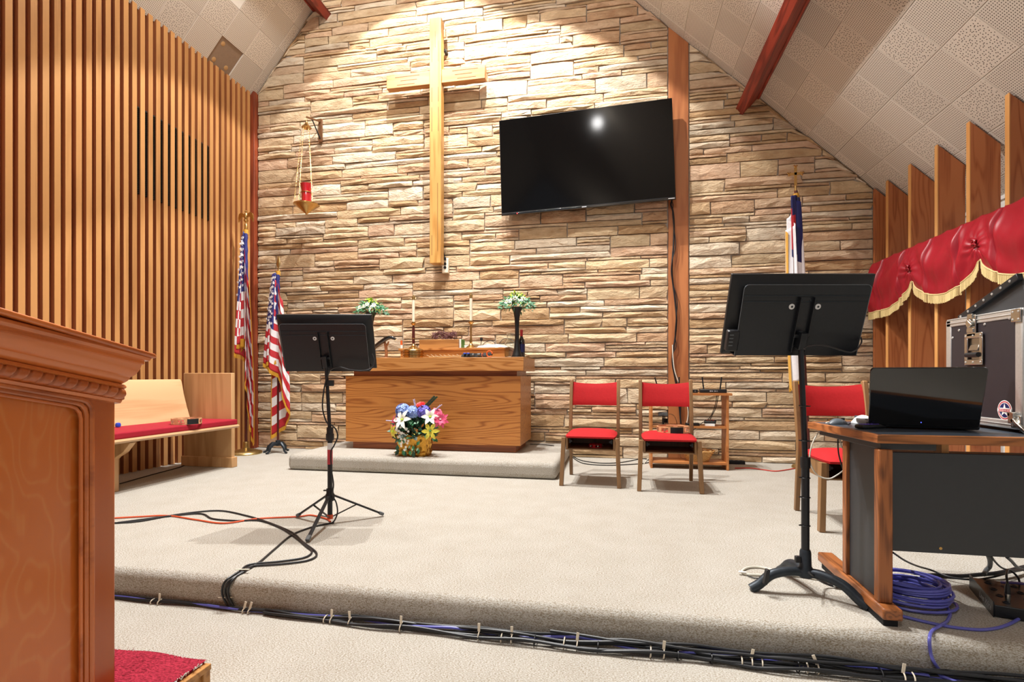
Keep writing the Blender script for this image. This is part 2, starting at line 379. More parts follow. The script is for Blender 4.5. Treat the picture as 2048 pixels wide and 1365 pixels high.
# ------------------------------------------------------------------ mesh helper
class MB:
    def __init__(self):
        self.bm = bmesh.new()
        self.mi = 0
    def _tag(self, faces):
        for f in faces:
            f.material_index = self.mi
    def box(self, c, s, rot=None, taper=None):
        g = bmesh.ops.create_cube(self.bm, size=1.0)
        vs = g['verts']
        for v in vs:
            k = 1.0
            v.co = Vector((v.co.x * s[0], v.co.y * s[1], v.co.z * s[2]))
        mat = Matrix.Translation(Vector(c))
        if rot:
            mat = mat @ Euler(rot).to_matrix().to_4x4()
        bmesh.ops.transform(self.bm, matrix=mat, verts=vs)
        fs = set(f for v in vs for f in v.link_faces)
        self._tag(fs)
        return self
    def box2(self, a, b):
        a, b = Vector(a), Vector(b)
        return self.box((a + b) / 2, [abs(x) for x in (b - a)])
    def bar(self, p0, p1, w, d, up=(0, 0, 1), w1=None, d1=None):
        p0, p1 = Vector(p0), Vector(p1)
        t = (p1 - p0).normalized()
        u = Vector(up)
        a = t.cross(u)
        if a.length < 1e-4: a = t.cross(Vector((0, 1, 0)))
        a.normalize(); b = t.cross(a).normalized()
        w1 = w if w1 is None else w1; d1 = d if d1 is None else d1
        vs = []
        for p, ww, dd in ((p0, w, d), (p1, w1, d1)):
            for i, j in ((-1, -1), (1, -1), (1, 1), (-1, 1)):
                vs.append(self.bm.verts.new(p + a * i * ww / 2 + b * j * dd / 2))
        fs = [self.bm.faces.new(vs[0:4][::-1]), self.bm.faces.new(vs[4:8])]
        for i in range(4):
            j = (i + 1) % 4
            fs.append(self.bm.faces.new((vs[i], vs[j], vs[4 + j], vs[4 + i])))
        self._tag(fs)
        return self
    def tube(self, pts, r, seg=8, cap=True, radii=None):
        pts = [Vector(p) for p in pts]
        rings = []
        prev = None
        n = len(pts)
        for i, p in enumerate(pts):
            t = (pts[min(i + 1, n - 1)] - pts[max(i - 1, 0)])
            if t.length < 1e-9: t = Vector((0, 0, 1))
            t.normalize()
            if prev is None:
                a = t.cross(Vector((0, 0, 1)))
                if a.length < 0.05: a = t.cross(Vector((1, 0, 0)))
            else:
                a = prev - t * prev.dot(t)
                if a.length < 1e-5: a = t.cross(Vector((0, 0, 1)))
            a.normalize(); prev = a
            b = t.cross(a)
            rr = radii[i] if radii else r
            rings.append([self.bm.verts.new(p + (a * math.cos(2 * PI * k / seg) + b * math.sin(2 * PI * k / seg)) * rr) for k in range(seg)])
        fs = []
        for i in range(n - 1):
            for k in range(seg):
                fs.append(self.bm.faces.new((rings[i][k], rings[i][(k + 1) % seg], rings[i + 1][(k + 1) % seg], rings[i + 1][k])))
        if cap:
            fs.append(self.bm.faces.new(rings[0][::-1])); fs.append(self.bm.faces.new(rings[-1]))
        self._tag(fs)
        return self
    def cyl(self, p0, p1, r, r1=None, seg=16):
        return self.tube([p0, p1], r, seg, True, [r, r if r1 is None else r1])
    def lathe(self, prof, c=(0, 0, 0), seg=24, sx=1, sy=1):
        """prof: (radius, z) from bottom to top"""
        c = Vector(c)
        rings = []
        for r, z in prof:
            if r < 1e-5:
                rings.append([self.bm.verts.new(c + Vector((0, 0, z)))])
            else:
                rings.append([self.bm.verts.new(c + Vector((r * sx * math.cos(2 * PI * k / seg), r * sy * math.sin(2 * PI * k / seg), z))) for k in range(seg)])
        fs = []
        for a, b in zip(rings[:-1], rings[1:]):
            for k in range(seg):
                l = (k + 1) % seg
                if len(a) == 1 and len(b) == 1: continue
                if len(a) == 1: fs.append(self.bm.faces.new((a[0], b[l], b[k])))
                elif len(b) == 1: fs.append(self.bm.faces.new((a[k], a[l], b[0])))
                else: fs.append(self.bm.faces.new((a[k], a[l], b[l], b[k])))
        if len(rings[0]) > 1: fs.append(self.bm.faces.new(rings[0][::-1]))
        if len(rings[-1]) > 1: fs.append(self.bm.faces.new(rings[-1]))
        self._tag(fs)
        return self
    def prism(self, poly, h0, h1, axis='z'):
        """poly: 2D points; extruded along axis between h0 and h1"""
        def P(p, h):
            if axis == 'z': return Vector((p[0], p[1], h))
            if axis == 'y': return Vector((p[0], h, p[1]))
            return Vector((h, p[0], p[1]))
        a = [self.bm.verts.new(P(p, h0)) for p in poly]
        b = [self.bm.verts.new(P(p, h1)) for p in poly]
        fs = [self.bm.faces.new(a[::-1]), self.bm.faces.new(b)]
        n = len(poly)
        for i in range(n):
            j = (i + 1) % n
            fs.append(self.bm.faces.new((a[i], a[j], b[j], b[i])))
        self._tag(fs)
        return self
    def grid(self, f, nu, nv, mfun=None):
        """f(u,v)->point for u,v in 0..1"""
        vs = [[self.bm.verts.new(Vector(f(i / nu, j / nv))) for j in range(nv + 1)] for i in range(nu + 1)]
        for i in range(nu):
            for j in range(nv):
                fc = self.bm.faces.new((vs[i][j], vs[i + 1][j], vs[i + 1][j + 1], vs[i][j + 1]))
                fc.material_index = mfun((i + .5) / nu, (j + .5) / nv) if mfun else self.mi
        return self
    def poly(self, pts):
        f = self.bm.faces.new([self.bm.verts.new(Vector(p)) for p in pts])
        f.material_index = self.mi
        return self
    def mesh(self, name, mats, smooth=True, angle=35, recalc=True):
        if recalc:
            bmesh.ops.recalc_face_normals(self.bm, faces=self.bm.faces[:])
        me = bpy.data.meshes.new(name)
        self.bm.to_mesh(me); self.bm.free()
        for m in (mats if isinstance(mats, (list, tuple)) else [mats]):
            me.materials.append(m)
        if smooth:
            me.shade_smooth()
            me.set_sharp_from_angle(angle=R(angle))
        return me
    def build(self, name, mats, parent=None, smooth=True, bevel=0.0, solid=0.0, sub=0, loc=None, angle=35, recalc=True, seg=2, recenter=False):
        me = self.mesh(name, mats, smooth, angle, recalc)
        o = bpy.data.objects.new(name, me)
        COL.objects.link(o)
        if recenter:
            xs = [v.co for v in me.vertices]
            lo = Vector([min(v[i] for v in xs) for i in range(3)]); hi = Vector([max(v[i] for v in xs) for i in range(3)])
            c = Vector(((lo.x + hi.x) / 2, (lo.y + hi.y) / 2, lo.z))
            me.transform(Matrix.Translation(-c)); o.location = c
        if loc is not None: o.location = loc
        if parent is not None: o.parent = parent
        if sub:
            q = o.modifiers.new('subdivision', 'SUBSURF'); q.levels = sub; q.render_levels = sub
        if solid:
            q = o.modifiers.new('thickness', 'SOLIDIFY'); q.thickness = solid; q.offset = 0
        if bevel:
            q = o.modifiers.new('bevel', 'BEVEL'); q.width = bevel; q.segments = seg; q.limit_method = 'ANGLE'; q.angle_limit = R(40)
        return o

def thing(name, label, cat, loc=(0, 0, 0), rz=0.0, group=None, rot=None):
    o = bpy.data.objects.new(name, None)
    o.empty_display_size = 0.1
    COL.objects.link(o)
    o.location = loc
    o.rotation_euler = rot if rot else (0, 0, rz)
    o['label'] = label; o['category'] = cat
    if group: o['group'] = group
    return o
def tag(o, label, cat, group=None, kind=None):
    o['label'] = label; o['category'] = cat
    if group: o['group'] = group
    if kind: o['kind'] = kind
    return o
def struct(o):
    o['kind'] = 'structure'; return o
def stuff(o):
    o['kind'] = 'stuff'; return o
def copy_tree(o, parent=None):
    c = o.copy(); COL.objects.link(c); c.parent = parent
    for ch in list(o.children): copy_tree(ch, c)
    return c
def inst(me, name, parent, loc=(0, 0, 0), rot=(0, 0, 0), sc=(1, 1, 1)):
    o = bpy.data.objects.new(name, me); COL.objects.link(o)
    o.parent = parent; o.location = loc; o.rotation_euler = rot; o.scale = sc
    return o
def smooth_path(pts, n=8):
    """Catmull-Rom through the points"""
    P = [Vector(p) for p in pts]
    P = [P[0] * 2 - P[1]] + P + [P[-1] * 2 - P[-2]]
    out = []
    for i in range(1, len(P) - 2):
        a, b, c, d = P[i - 1:i + 3]
        for k in range(n):
            t = k / n
            out.append(0.5 * ((2 * b) + (c - a) * t + (2 * a - 5 * b + 4 * c - d) * t * t + (3 * b - a - 3 * c + d) * t ** 3))
    out.append(P[-2].copy())
    return out
def cable(name, pts, r, mat, label, cat='cable', group=None, n=8, parent=None):
    b = MB(); b.tube(smooth_path(pts, n), r, 8)
    o = b.build(name, mat, parent, recenter=(parent is None))
    if parent is None: tag(o, label, cat, group)
    return o
def text_mesh(name, s, size, mat, parent, loc, rot, shear=0.0, align='CENTER', extrude=0.0003, sx=1.0):
    cu = bpy.data.curves.new(name, 'FONT'); cu.body = s; cu.size = size; cu.shear = shear
    cu.align_x = align; cu.align_y = 'CENTER'; cu.extrude = extrude
    t = bpy.data.objects.new('tmp', cu); COL.objects.link(t)
    dg = bpy.context.evaluated_depsgraph_get()
    me = bpy.data.meshes.new_from_object(t.evaluated_get(dg))
    bpy.data.objects.remove(t)
    me.materials.clear(); me.materials.append(mat)
    o = bpy.data.objects.new(name, me); COL.objects.link(o)
    o.parent = parent; o.location = loc; o.rotation_euler = rot; o.scale = (sx, 1, 1)
    return o

# ================================================================== THE ROOM
WB = 6.50          # mortar plane of the stone wall
XL = -4.965        # backing of the slatted wall
XR = 3.30          # pale wall behind the fins
YE = 2.27          # front edge of the platform
def zL(x): return 4.914 + 1.2 * (x + 4.904)
def zR(x): return 3.088 - 0.95 * (x - 2.765)
XRIDGE = -2.365
def zC(x): return zL(x) if x < XRIDGE else zR(x)
def project(p):
    d = Vector(p) - CAMP
    f = -SS * d.x + CC * d.y
    r = CC * d.x + SS * d.y
    if f < 0.05: return None
    return (1024 + FPX * r / f, HZ - FPX * d.z / f, f)

# --- floors: hall floor, stage platform with rounded nosing, altar dais
b = MB(); b.box2((-6, -4, -0.25), (5, WB + .1, -0.15)); floor = struct(b.build('floor', M['carpet'], smooth=False))
def nosing(x0, x1, y0, y1, z0, z1, r, name, seg=7):
    pts = [(y1, z0), (y0 + .012, z0)]
    for k in range(seg + 1):
        a = PI - (PI / 2) * k / seg
        pts.append((y0 + r + r * math.cos(a), z1 - r + r * math.sin(a)))
    pts.append((y1, z1))
    b = MB(); b.prism(pts, x0, x1, 'x')
    return b.build(name, M['carpet'], angle=40)
plat = nosing(XL, XR, YE, WB, -0.15, 0.0, 0.045, 'platform')
plat.name = 'floor_platform'; struct(plat)
# dais: rounded on the front and both ends
b = MB()
b.box2((-3.43, 5.0, 0), (-0.56, WB - .01, 0.165))
dais = b.build('floor_dais', M['carpet'], bevel=0.05, seg=5); struct(dais)

# --- back wall: mortar bed with every ledge stone laid on it
b = MB()
b.prism([(-6, -0.15), (XR + .1, -0.15), (XR + .1, zR(XR + .1)), (XRIDGE, zR(XRIDGE)), (-6, zL(-6))], WB, WB + 0.15, 'y')
wall_back = struct(b.build('wall_back', M['mortar'], smooth=False))
rs = random.Random(21)
PAL = ['D8C7AC', 'CEB898', 'CDB59A', 'C2A784', 'CFC2AD', 'CBB492', 'D5BF9F', 'CCAF92', 'CEBA9A', 'C4A586', 'CDB096', 'BA9D78', 'DACDB8']
def pack(x0, x1, ztop, z0=0.0):
    out = []
    segs = [[x0, x1, z0]]
    U = 0.037
    while True:
        segs.sort(key=lambda s: (round(s[2], 4), s[0]))
        s = segs[0]
        if s[2] >= ztop: break
        segs.pop(0)
        a, e, z = s
        if z > max(zC(a), zC(e), zC(min(max(XRIDGE, a), e))):
            segs.append([a, e, 99]); continue
        g = e - a
        left = [q for q in segs if abs(q[1] - a) < 1e-6]
        right = [q for q in segs if abs(q[0] - e) < 1e-6]
        nl = left[0][2] - z if left else 9
        nr = right[0][2] - z if right else 9
        n = rs.choices([1, 2, 3, 4, 5], [0.26, 0.40, 0.23, 0.09, 0.02])[0]
        h = n * U
        if g < 0.28 and min(nl, nr) < 0.3: h = min(nl, nr)
        elif rs.random() < 0.42:
            for q in (nl, nr):
                if q < 0.2 and rs.random() < .7: h = q
        w = rs.uniform(0.26, 0.72) + rs.random() ** 2 * (0.75 if h < 0.14 else 0.35)
        if h > 0.13: w = min(w, 0.62)
        if w > g - 0.16: w = g
        if w > 1.35: w = g / 2
        fromleft = nl <= nr
        if fromleft:
            out.append((a, a + w, z, z + h)); segs.append([a, a + w, z + h])
            if w < g: segs.append([a + w, e, z])
        else:
            out.append((e - w, e, z, z + h)); segs.append([e - w, e, z + h])
            if w < g: segs.append([a, e - w, z])
        segs.sort(key=lambda q: q[0])
        m = [segs[0]]
        for q in segs[1:]:
            if abs(q[2] - m[-1][2]) < 1e-6 and abs(q[0] - m[-1][1]) < 1e-6: m[-1][1] = q[1]
            else: m.append(q)
        segs = m
    return out
stones = pack(-4.895, 0.597, 8.0) + pack(0.838, 2.785, 5.2)
def stone_geo(bm, lay, x0, x1, z0, z1, O):
    g = 0.0065
    w, h = x1 - x0, z1 - z0
    nx = max(2, min(5, int(w / 0.13) + 1)); ny = 2 if h > .05 else 1
    pr = rs.uniform(0.026, 0.050)
    tint = lin(rs.choice(PAL)); k = rs.uniform(0.86, 1.08)
    tint = (tint[0] * k, tint[1] * k, tint[2] * k, 1)
    sl = rs.choice([0, 0, 0, 0, rs.uniform(-.05, .05)]) if w > .3 else 0
    sl2 = rs.uniform(-.004, .004)
    front = []; back = {}
    for i in range(nx + 1):
        row = []
        for j in range(ny + 1):
            u = i / nx; v = j / ny
            if 0 < i < nx: u += rs.uniform(-.28, .28) / nx
            if 0 < j < ny: v += rs.uniform(-.22, .22)
            x = x0 + g + (w - 2 * g) * u
            z = z0 + g + (h - 2 * g) * v
            ex = (i in (0, nx)); ez = (j in (0, ny))
            d = pr
            if ex: d *= rs.uniform(.62, .9); x += rs.uniform(-.003, .003); 
            if ez: d *= rs.uniform(.72, .98); z += rs.uniform(-.0035, .0035) + sl2 * (u - .5)
            if i == nx and sl: x += sl * (v - .5) * min(1, h / .1)
            if not ex and not ez: d *= rs.uniform(.9, 1.32)
            lim = zC(x) - 0.012
            z = min(z, lim)
            row.append((x, z, d))
        front.append(row)
    V = lambda x, z, d: bm.verts.new((x - O.x, WB - d - O.y, z - O.z))
    fv = [[V(*q) for q in row] for row in front]
    fs = []
    for i in range(nx):
        for j in range(ny):
            q = (fv[i][j], fv[i + 1][j], fv[i + 1][j + 1], fv[i][j + 1])
            if rs.random() < .5: fs += [(q[0], q[1], q[2]), (q[0], q[2], q[3])]
            else: fs += [(q[0], q[1], q[3]), (q[1], q[2], q[3])]
    ring = [(i, 0) for i in range(nx)] + [(nx, j) for j in range(ny)] + [(i, ny) for i in range(nx, 0, -1)] + [(0, j) for j in range(ny, 0, -1)]
    bv = [V(front[i][j][0], front[i][j][1], -0.004) for i, j in ring]
    n = len(ring)
    for k2 in range(n):
        a = ring[k2]; c = ring[(k2 + 1) % n]
        fs.append((fv[a[0]][a[1]], bv[k2], bv[(k2 + 1) % n], fv[c[0]][c[1]]))
    for q in fs:
        f = bm.faces.new(q)
        for l in f.loops: l[lay] = tint
items = []
for s in stones:
    x0, x1, z0, z1 = s
    if z0 > max(zC(x0), zC(x1)) - 0.03: continue
    p = project(((x0 + x1) / 2, WB, (z0 + z1) / 2))
    area = (x1 - x0) * (min(z1, zC((x0 + x1) / 2)) - z0) / p[2] ** 2
    if not (-20 < p[0] < 2068 and -10 < p[1]): area *= 0.01
    if -2.95 < (x0 + x1) / 2 < -1.1 and z1 < 1.1: area *= 0.05
    if p[0] > 1000 and p[0] < 1345 and 240 < p[1] < 400: area *= 0.05
    items.append((area, s))
items.sort(key=lambda q: -q[0])
def finish_stone(bm, name):
    bmesh.ops.recalc_face_normals(bm, faces=bm.faces[:])
    me = bpy.data.meshes.new(name); bm.to_mesh(me); bm.free(); me.materials.append(M['stone'])
    o = bpy.data.objects.new(name, me); COL.objects.link(o); o.parent = wall_back
    return o
for area, s in items[:298]:
    bm = bmesh.new(); lay = bm.loops.layers.float_color.new('tint')
    O = Vector(((s[0] + s[1]) / 2, WB, s[2]))
    stone_geo(bm, lay, *s, O)
    o = finish_stone(bm, 'stone'); o.location = O
bm = bmesh.new(); lay = bm.loops.layers.float_color.new('tint')
for area, s in items[298:]:
    stone_geo(bm, lay, *s, Vector((0, 0, 0)))
stuff(finish_stone(bm, 'stonework'))

# --- left wall: dark backing with one slat beside another
b = MB(); b.box2((XL - .1, -4, -0.15), (XL, WB, zL(XL)))
wall_left = struct(b.build('wall_left', M['slat_back'], smooth=False))
PITCH = 0.0961
slat_me = {}
def slat_mesh(z0):
    b = MB(); zt = zL(-4.92) - 0.004
    b.box2((-0.045, -0.027, z0), (0, 0.027, zt))
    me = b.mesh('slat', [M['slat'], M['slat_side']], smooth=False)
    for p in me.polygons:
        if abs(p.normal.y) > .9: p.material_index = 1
    return me
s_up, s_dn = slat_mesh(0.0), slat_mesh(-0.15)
for k in range(-16, 31):
    y = 3.44 + PITCH * k
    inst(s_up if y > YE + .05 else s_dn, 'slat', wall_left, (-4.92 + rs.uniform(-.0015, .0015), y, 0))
b = MB(); b.box2((XL, 6.385, 0), (-4.885, 6.45, zL(-4.9) - .002)); b.box2((XL, 6.45, 0), (-4.897, WB, zL(-4.9) - .002))
struct(b.build('trim_1', M['redwood'], bevel=.003))

# --- wood post let into the stone wall
b = MB(); b.prism([(.604, 0), (.832, 0), (.832, zR(.832) - .002), (.604, zR(.604) - .002)], 6.467, WB + .02, 'y')
struct(b.build('trim_2', M['post'], bevel=.004))

# --- right wall behind the fins
b = MB(); b.box2((XR, -4, -0.15), (XR + .1, WB, zR(XR)))
struct(b.build('wall_right', M['wall_pale'], smooth=False))
b = MB(); b.box2((XR - .03, -4, zR(XR) - .20), (XR, WB, zR(XR) - .04)); b.box2((XR - .05, -4, zR(XR) - .06), (XR, WB, zR(XR) - .03))
struct(b.build('trim_3', M['white'], smooth=False))

# --- ceiling: boarding, and the perforated tiles hung under it
b = MB()
o_ = 0.022
b.prism([(-6.0, zL(-6.0) + o_), (XRIDGE, zL(XRIDGE) + o_), (XR + .1, zR(XR + .1) + o_), (XR + .1, zR(XR + .1) + .15), (XRIDGE, zL(XRIDGE) + .18), (-6.0, zL(-6.0) + .18)], -4, WB + .1, 'y')
ceiling = struct(b.build('ceiling', M['brownboard'], smooth=False))
T = 0.37
def tile_mesh(mat, name):
    bm = bmesh.new()
    uvl = bm.loops.layers.uv.new('UVMap')
    h = T / 2 - 0.0012
    i_ = 0.0035
    lo = [bm.verts.new((x * (h - i_), y * (h - i_), 0)) for x, y in ((-1, -1), (1, -1), (1, 1), (-1, 1))]
    md = [bm.verts.new((x * h, y * h, 0.004)) for x, y in ((-1, -1), (1, -1), (1, 1), (-1, 1))]
    up = [bm.verts.new((x * h, y * h, 0.018)) for x, y in ((-1, -1), (1, -1), (1, 1), (-1, 1))]
    fs = [lo[::-1], up]
    for i in range(4):
        j = (i + 1) % 4
        fs.append((lo[i], lo[j], md[j], md[i])); fs.append((md[i], md[j], up[j], up[i]))
    for q in fs:
        f = bm.faces.new(q)
        for l in f.loops: l[uvl].uv = (l.vert.co.x / T + .5, l.vert.co.y / T + .5)
    bmesh.ops.recalc_face_normals(bm, faces=bm.faces[:])
    me = bpy.data.meshes.new(name); bm.to_mesh(me); bm.free(); me.materials.append(mat)
    return me
tA, tB, tW = tile_mesh(M['tileA'], 'tileA'), tile_mesh(M['tileB'], 'tileB'), tile_mesh(M['white'], 'tileW')
aR = math.atan(0.95); aL = -math.atan(1.2)
dR = T * math.cos(aR); dL = T * math.cos(aL)
far = MB()
ntile = 0
vis = []
for side in ('L', 'R'):
    d_ = dL if side == 'L' else dR
    i0 = range(-1, 11) if side == 'L' else range(-17, 6)
    for i in i0:
        if side == 'L':
            xa = -4.71 + dL * i; ang = aL
            if xa + d_ > XRIDGE + .1: continue
        else:
            xa = 2.38 + dR * (i - 1); ang = aR
            if xa < XRIDGE - .1 or xa + d_ > XR + .18: continue
        xc = xa + d_ / 2
        for j in range(-2, 26):
            yc = 5.957 - T * j + T / 2 - T
            if side == 'L' and i == -1 and j == 0: continue        # the missing tile
            if yc + T / 2 > WB + .3: continue
            pos = (xc, yc, zC(xc))
            kind = 'A' if (i + j) % 2 else 'B'
            white = side == 'L' and i == 1 and j == 1
            P = [project((xc + sx * d_ / 2, yc + sy * T / 2, zC(xc + sx * d_ / 2))) for sx in (-1, 1) for sy in (-1, 1)]
            P = [p for p in P if p]
            seen = any(-5 < p[0] < 2053 and -5 < p[1] for p in P)
            if seen and ntile < 290:
                ntile += 1
                o = inst(tW if white else tA if kind == 'A' else tB, 'ceiling_tile', ceiling, pos, (0, ang, 0 if kind == 'A' else 0))
                o.location.z += rs.uniform(-.0015, .001)
                if white: o['label'] = 'whiter replacement ceiling tile'
            elif yc > -4 + T / 2:
                e1 = Vector((math.cos(ang), 0, -math.sin(ang))) * (T / 2 - .002); e2 = Vector((0, T / 2 - .002, 0)); c0 = Vector(pos)
                n_ = Vector((math.sin(ang), 0, math.cos(ang)))
                q = [c0 - e1 - e2, c0 + e1 - e2, c0 + e1 + e2, c0 - e1 + e2]
                far.poly(q)
                for a_ in range(4):
                    far.poly([q[a_], q[(a_ + 1) % 4], q[(a_ + 1) % 4] + n_ * .018, q[a_] + n_ * .018])
stuff(far.build('tile_field', M['ceil'], ceiling, smooth=False))
print('tiles', ntile, 'stones', len(items))
# dried glue dots in the gap of the missing tile
hc = Vector((-4.71 - dL / 2, 5.957 - T / 2, 0)); 
for u, v in ((-.11, .10), (.10, -.11), (-.12, -.10)):
    x = hc.x + u * math.cos(aL); 
    b = MB(); b.lathe([(0, -.004), (.022, -.003), (.03, 0), (.03, .002)], seg=10)
    o = b.build('glue_dab', M['glue'], ceiling, loc=(x, hc.y + v, zL(x) + o_ - .002)); o.rotation_euler = (0, aL, 0)
# edge moulding strips of the ceiling
b = MB()
for y in (WB - .05,):
    for xa, xb in ((-4.9, XRIDGE), (XRIDGE, XR)):
        pass
# --- beams stained red
def beam(name, xc, side):
    ang = aL if side == 'L' else aR
    t_ = Vector((math.cos(ang), 0, -math.sin(ang))); n_ = Vector((-math.sin(ang), 0, -math.cos(ang)))
    p = Vector((xc, 0, zC(xc)))
    w = 0.105 * (1 if side == 'L' else -1)
    a = p; c = p + t_ * w
    q = [a, c, c + n_ * .25, a + n_ * .25]
    b = MB(); b.prism([(v.x, v.z) for v in q], -4, WB, 'y')
    # small quarter moulding where it meets the ceiling
    k = p - t_ * (0.02 if side == 'L' else -0.02)
    b.prism([(v.x, v.z) for v in (p, k, k + n_ * .02, p + n_ * .03)], -4, WB, 'y')
    return struct(b.build(name, M['beam'], bevel=.004))
beam('trim_4', 1.598, 'R')
beam('trim_5', -4.03, 'L')

# --- air vent showing between the slats
vent = thing('air_vent', 'black louvred air vent behind the slats of the left wall', 'vent', (XL + .002, 5.12, 2.915))
for k in range(12, 23):
    yc = 3.44 + PITCH * (k + .5) - 5.12
    b = MB(); b.box2((0, yc - .0205, 0), (.026, yc + .0205, 0.92))
    g = b.build('grille_strip', M['blackmat'], vent, smooth=False)
    b = MB()
    for q in range(46):
        b.box((.030, yc, .012 + q * .0198), (.014, .041, .0025), rot=(0, R(25), 0))
    stuff(b.build('louvre', M['black'], g, smooth=False))

# --- fins of the organ screen on the right
FINY = [6.20 - .433 * k for k in range(7)]
def fin(y, first=False):
    x0, x1, th = 2.785, 3.0, .044
    if first: x0 = 2.79
    b = MB(); b.prism([(x0 + .004, 0), (x1, 0), (x1, zR(x1) - .02), (x0 + .004, zR(x0 + .004) - .02)], y - th, y, 'y')
    return b
screen = []
for k, y in enumerate([6.45] + FINY):
    nm = 'wood_fin'
    t = thing(nm, '', 'panel', (2.785 if k else 2.772, y, 0), group='upright wood fins screening the right wall')
    zt = lambda x: zR(x) - .02
    b = MB(); b.prism([(0.006, 0), (.215, 0), (.215, zt(3.0)), (0.006, zt(2.791))], -.044, 0, 'y'); b.build('board', M['fin'], t, bevel=.002)
    b = MB(); b.prism([(0, 0), (.006, 0), (.006, zt(2.791)), (0, zt(2.785))], -.044, 0, 'y'); b.build('lit_edge_strip', M['fin_edge'] if k else M['fin'], t, smooth=False)
    ordi = ['dark upright wood board in the corner against the stone wall, behind the fins', 'upright wood fin next to the corner board, second from the stone wall',
            'third upright wood fin from the stone wall', 'fourth upright wood fin from the stone wall', 'fifth upright wood fin from the stone wall', 'upright wood fin nearest the right edge of the photo', 'sixth full fin, just beyond the right edge of the photo', 'seventh full fin, beyond the right edge of the photo']
    t['label'] = ordi[k]

# ================================================================== FURNITURE
# --- altar
AX, AW = -2.03, 2.04
t = thing('altar', 'long oak altar with overhanging top slab, standing on the carpeted dais', 'altar', (AX, 5.89, 0.165))
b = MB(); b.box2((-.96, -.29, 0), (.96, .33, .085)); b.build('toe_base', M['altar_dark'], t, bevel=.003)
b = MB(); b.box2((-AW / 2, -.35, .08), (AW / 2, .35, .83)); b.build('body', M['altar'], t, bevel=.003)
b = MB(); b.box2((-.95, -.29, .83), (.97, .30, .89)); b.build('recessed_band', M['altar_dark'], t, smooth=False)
b = MB(); b.box2((-1.07, -.40, .887), (1.062, .38, 1.035)); b.build('top_slab', M['altar_top'], t, bevel=.003)
TZ = 1.20
# stepped shelf (gradine) on the altar top
pr_ = onY(777, 700, 5.86)
t = thing('gradine', 'low wooden shelf box standing along the back of the altar top', 'shelf', (-1.87, 6.02, TZ))
b = MB(); b.box2((-.66, -.13, 0), (.66, .14, .10)); b.build('body', M['box_oak'], t, bevel=.002)
b = MB(); b.box2((-.68, -.15, .10), (.68, .15, .125)); b.build('top_board', M['altar_top'], t, bevel=.002)
GZ = TZ + .125

# --- chairs
def make_chair(label):
    t = thing('stacking_chair', label, 'chair', group='red upholstered wooden chairs on the platform')
    W2 = .262
    for sx in (-1, 1):
        b = MB(); b.bar((sx * (W2 - .004), -.265, 0), (sx * (W2 - .022), -.235, .44), .036, .050, up=(0, 1, 0)); b.build('front_leg', M['chairwood'], t, bevel=.004)
        # bent rear post: foot, knee at seat height, top leaning back
        b = MB()
        pts = [(.265, 0), (.305, 0), (.252, .46), (.262, .56), (.345, .955), (.318, .965), (.30, .96), (.212, .52), (.215, .40)]
        b.prism(pts, sx * (W2 - .045) , sx * (W2 - .013), 'x'); b.build('rear_post', M['chairwood'], t, bevel=.005)
        b = MB(); b.box2((sx * (W2 - .040), -.24, .325), (sx * (W2 - .058), .235, .435)); b.build('side_rail', M['chairwood'], t, bevel=.002)
    b = MB(); b.box2((-.205, .19, .335), (.205, .205, .43)); b.box2((-.207, -.225, .325), (.207, .205, .335)); b.build('book_bin', M['chairwood'], t, smooth=False)
    for sx in (-1, 1):
        b = MB(); b.box((sx * .188, -.19, .40), (.012, .03, .035)); b.cyl((sx * .175, -.205, .40), (sx * .175, -.175, .40), .009, seg=8); b.build('corner_bracket', M['blackmetal'], t)
    # domed seat
    b = MB()
    def seat(u, v, top=True):
        x = (u - .5) * 2; y = (v - .5) * 2
        ex = math.copysign(abs(x) ** .9, x); 
        rx = .232 * (1 - .05 * y * y); ry = .255
        k = (1 - abs(x) ** 3.2) * (1 - abs(y) ** 3.2)
        return Vector((x * rx * (1 - .03 * abs(y) ** 6), y * ry - .025, .452 + .045 * max(0, k) ** .55))
    b.grid(lambda u, v: seat(u, v), 16, 16)
    def under(u, v):
        p = seat(u, v); p.z = .437; p.x *= .985; p.y = (p.y + .025) * .985 - .025; return p
    b.grid(lambda u, v: under(u, v), 4, 4)
    for (f1, f2) in (((lambda s: (s, 0)), 16), ((lambda s: (s, 1)), 16), ((lambda s: (0, s)), 16), ((lambda s: (1, s)), 16)):
        b.grid(lambda u, v, f1=f1: seat(*f1(u)).lerp(under(*f1(u)), v) + Vector((0, 0, 0)), 16, 1)
    bmesh.ops.remove_doubles(b.bm, verts=b.bm.verts[:], dist=.0008)
    b.build('seat', M['redcloth'], t, angle=60)
    # curved back pad
    b = MB()
    def back(u, v, side):
        x = (u - .5) * 2
        z = .705 + .232 * v - .018 * (1 - x * x) * v
        lean = .212 + (z - .52) * .262
        bow = .030 * (1 - x * x)
        th = .012 * (1 - abs(2 * v - 1) ** 4) + .006
        return Vector((x * (W2 - .045), lean + bow + .012 + (th if side else -th), z))
    b.grid(lambda u, v: back(u, v, 0), 14, 8); b.grid(lambda u, v: back(u, v, 1), 14, 8)
    b.grid(lambda u, v: back(u, 0, 0).lerp(back(u, 0, 1), v), 14, 1); b.grid(lambda u, v: back(u, 1, 0).lerp(back(u, 1, 1), v), 14, 1)
    b.grid(lambda u, v: back(0, u, 0).lerp(back(0, u, 1), v), 8, 1); b.grid(lambda u, v: back(1, u, 0).lerp(back(1, u, 1), v), 8, 1)
    bmesh.ops.remove_doubles(b.bm, verts=b.bm.verts[:], dist=.0005)
    b.build('back_pad', M['redcloth'], t, angle=60)
    return t
ch1 = make_chair('red padded wooden chair nearest the altar, a red tambourine in its book bin')
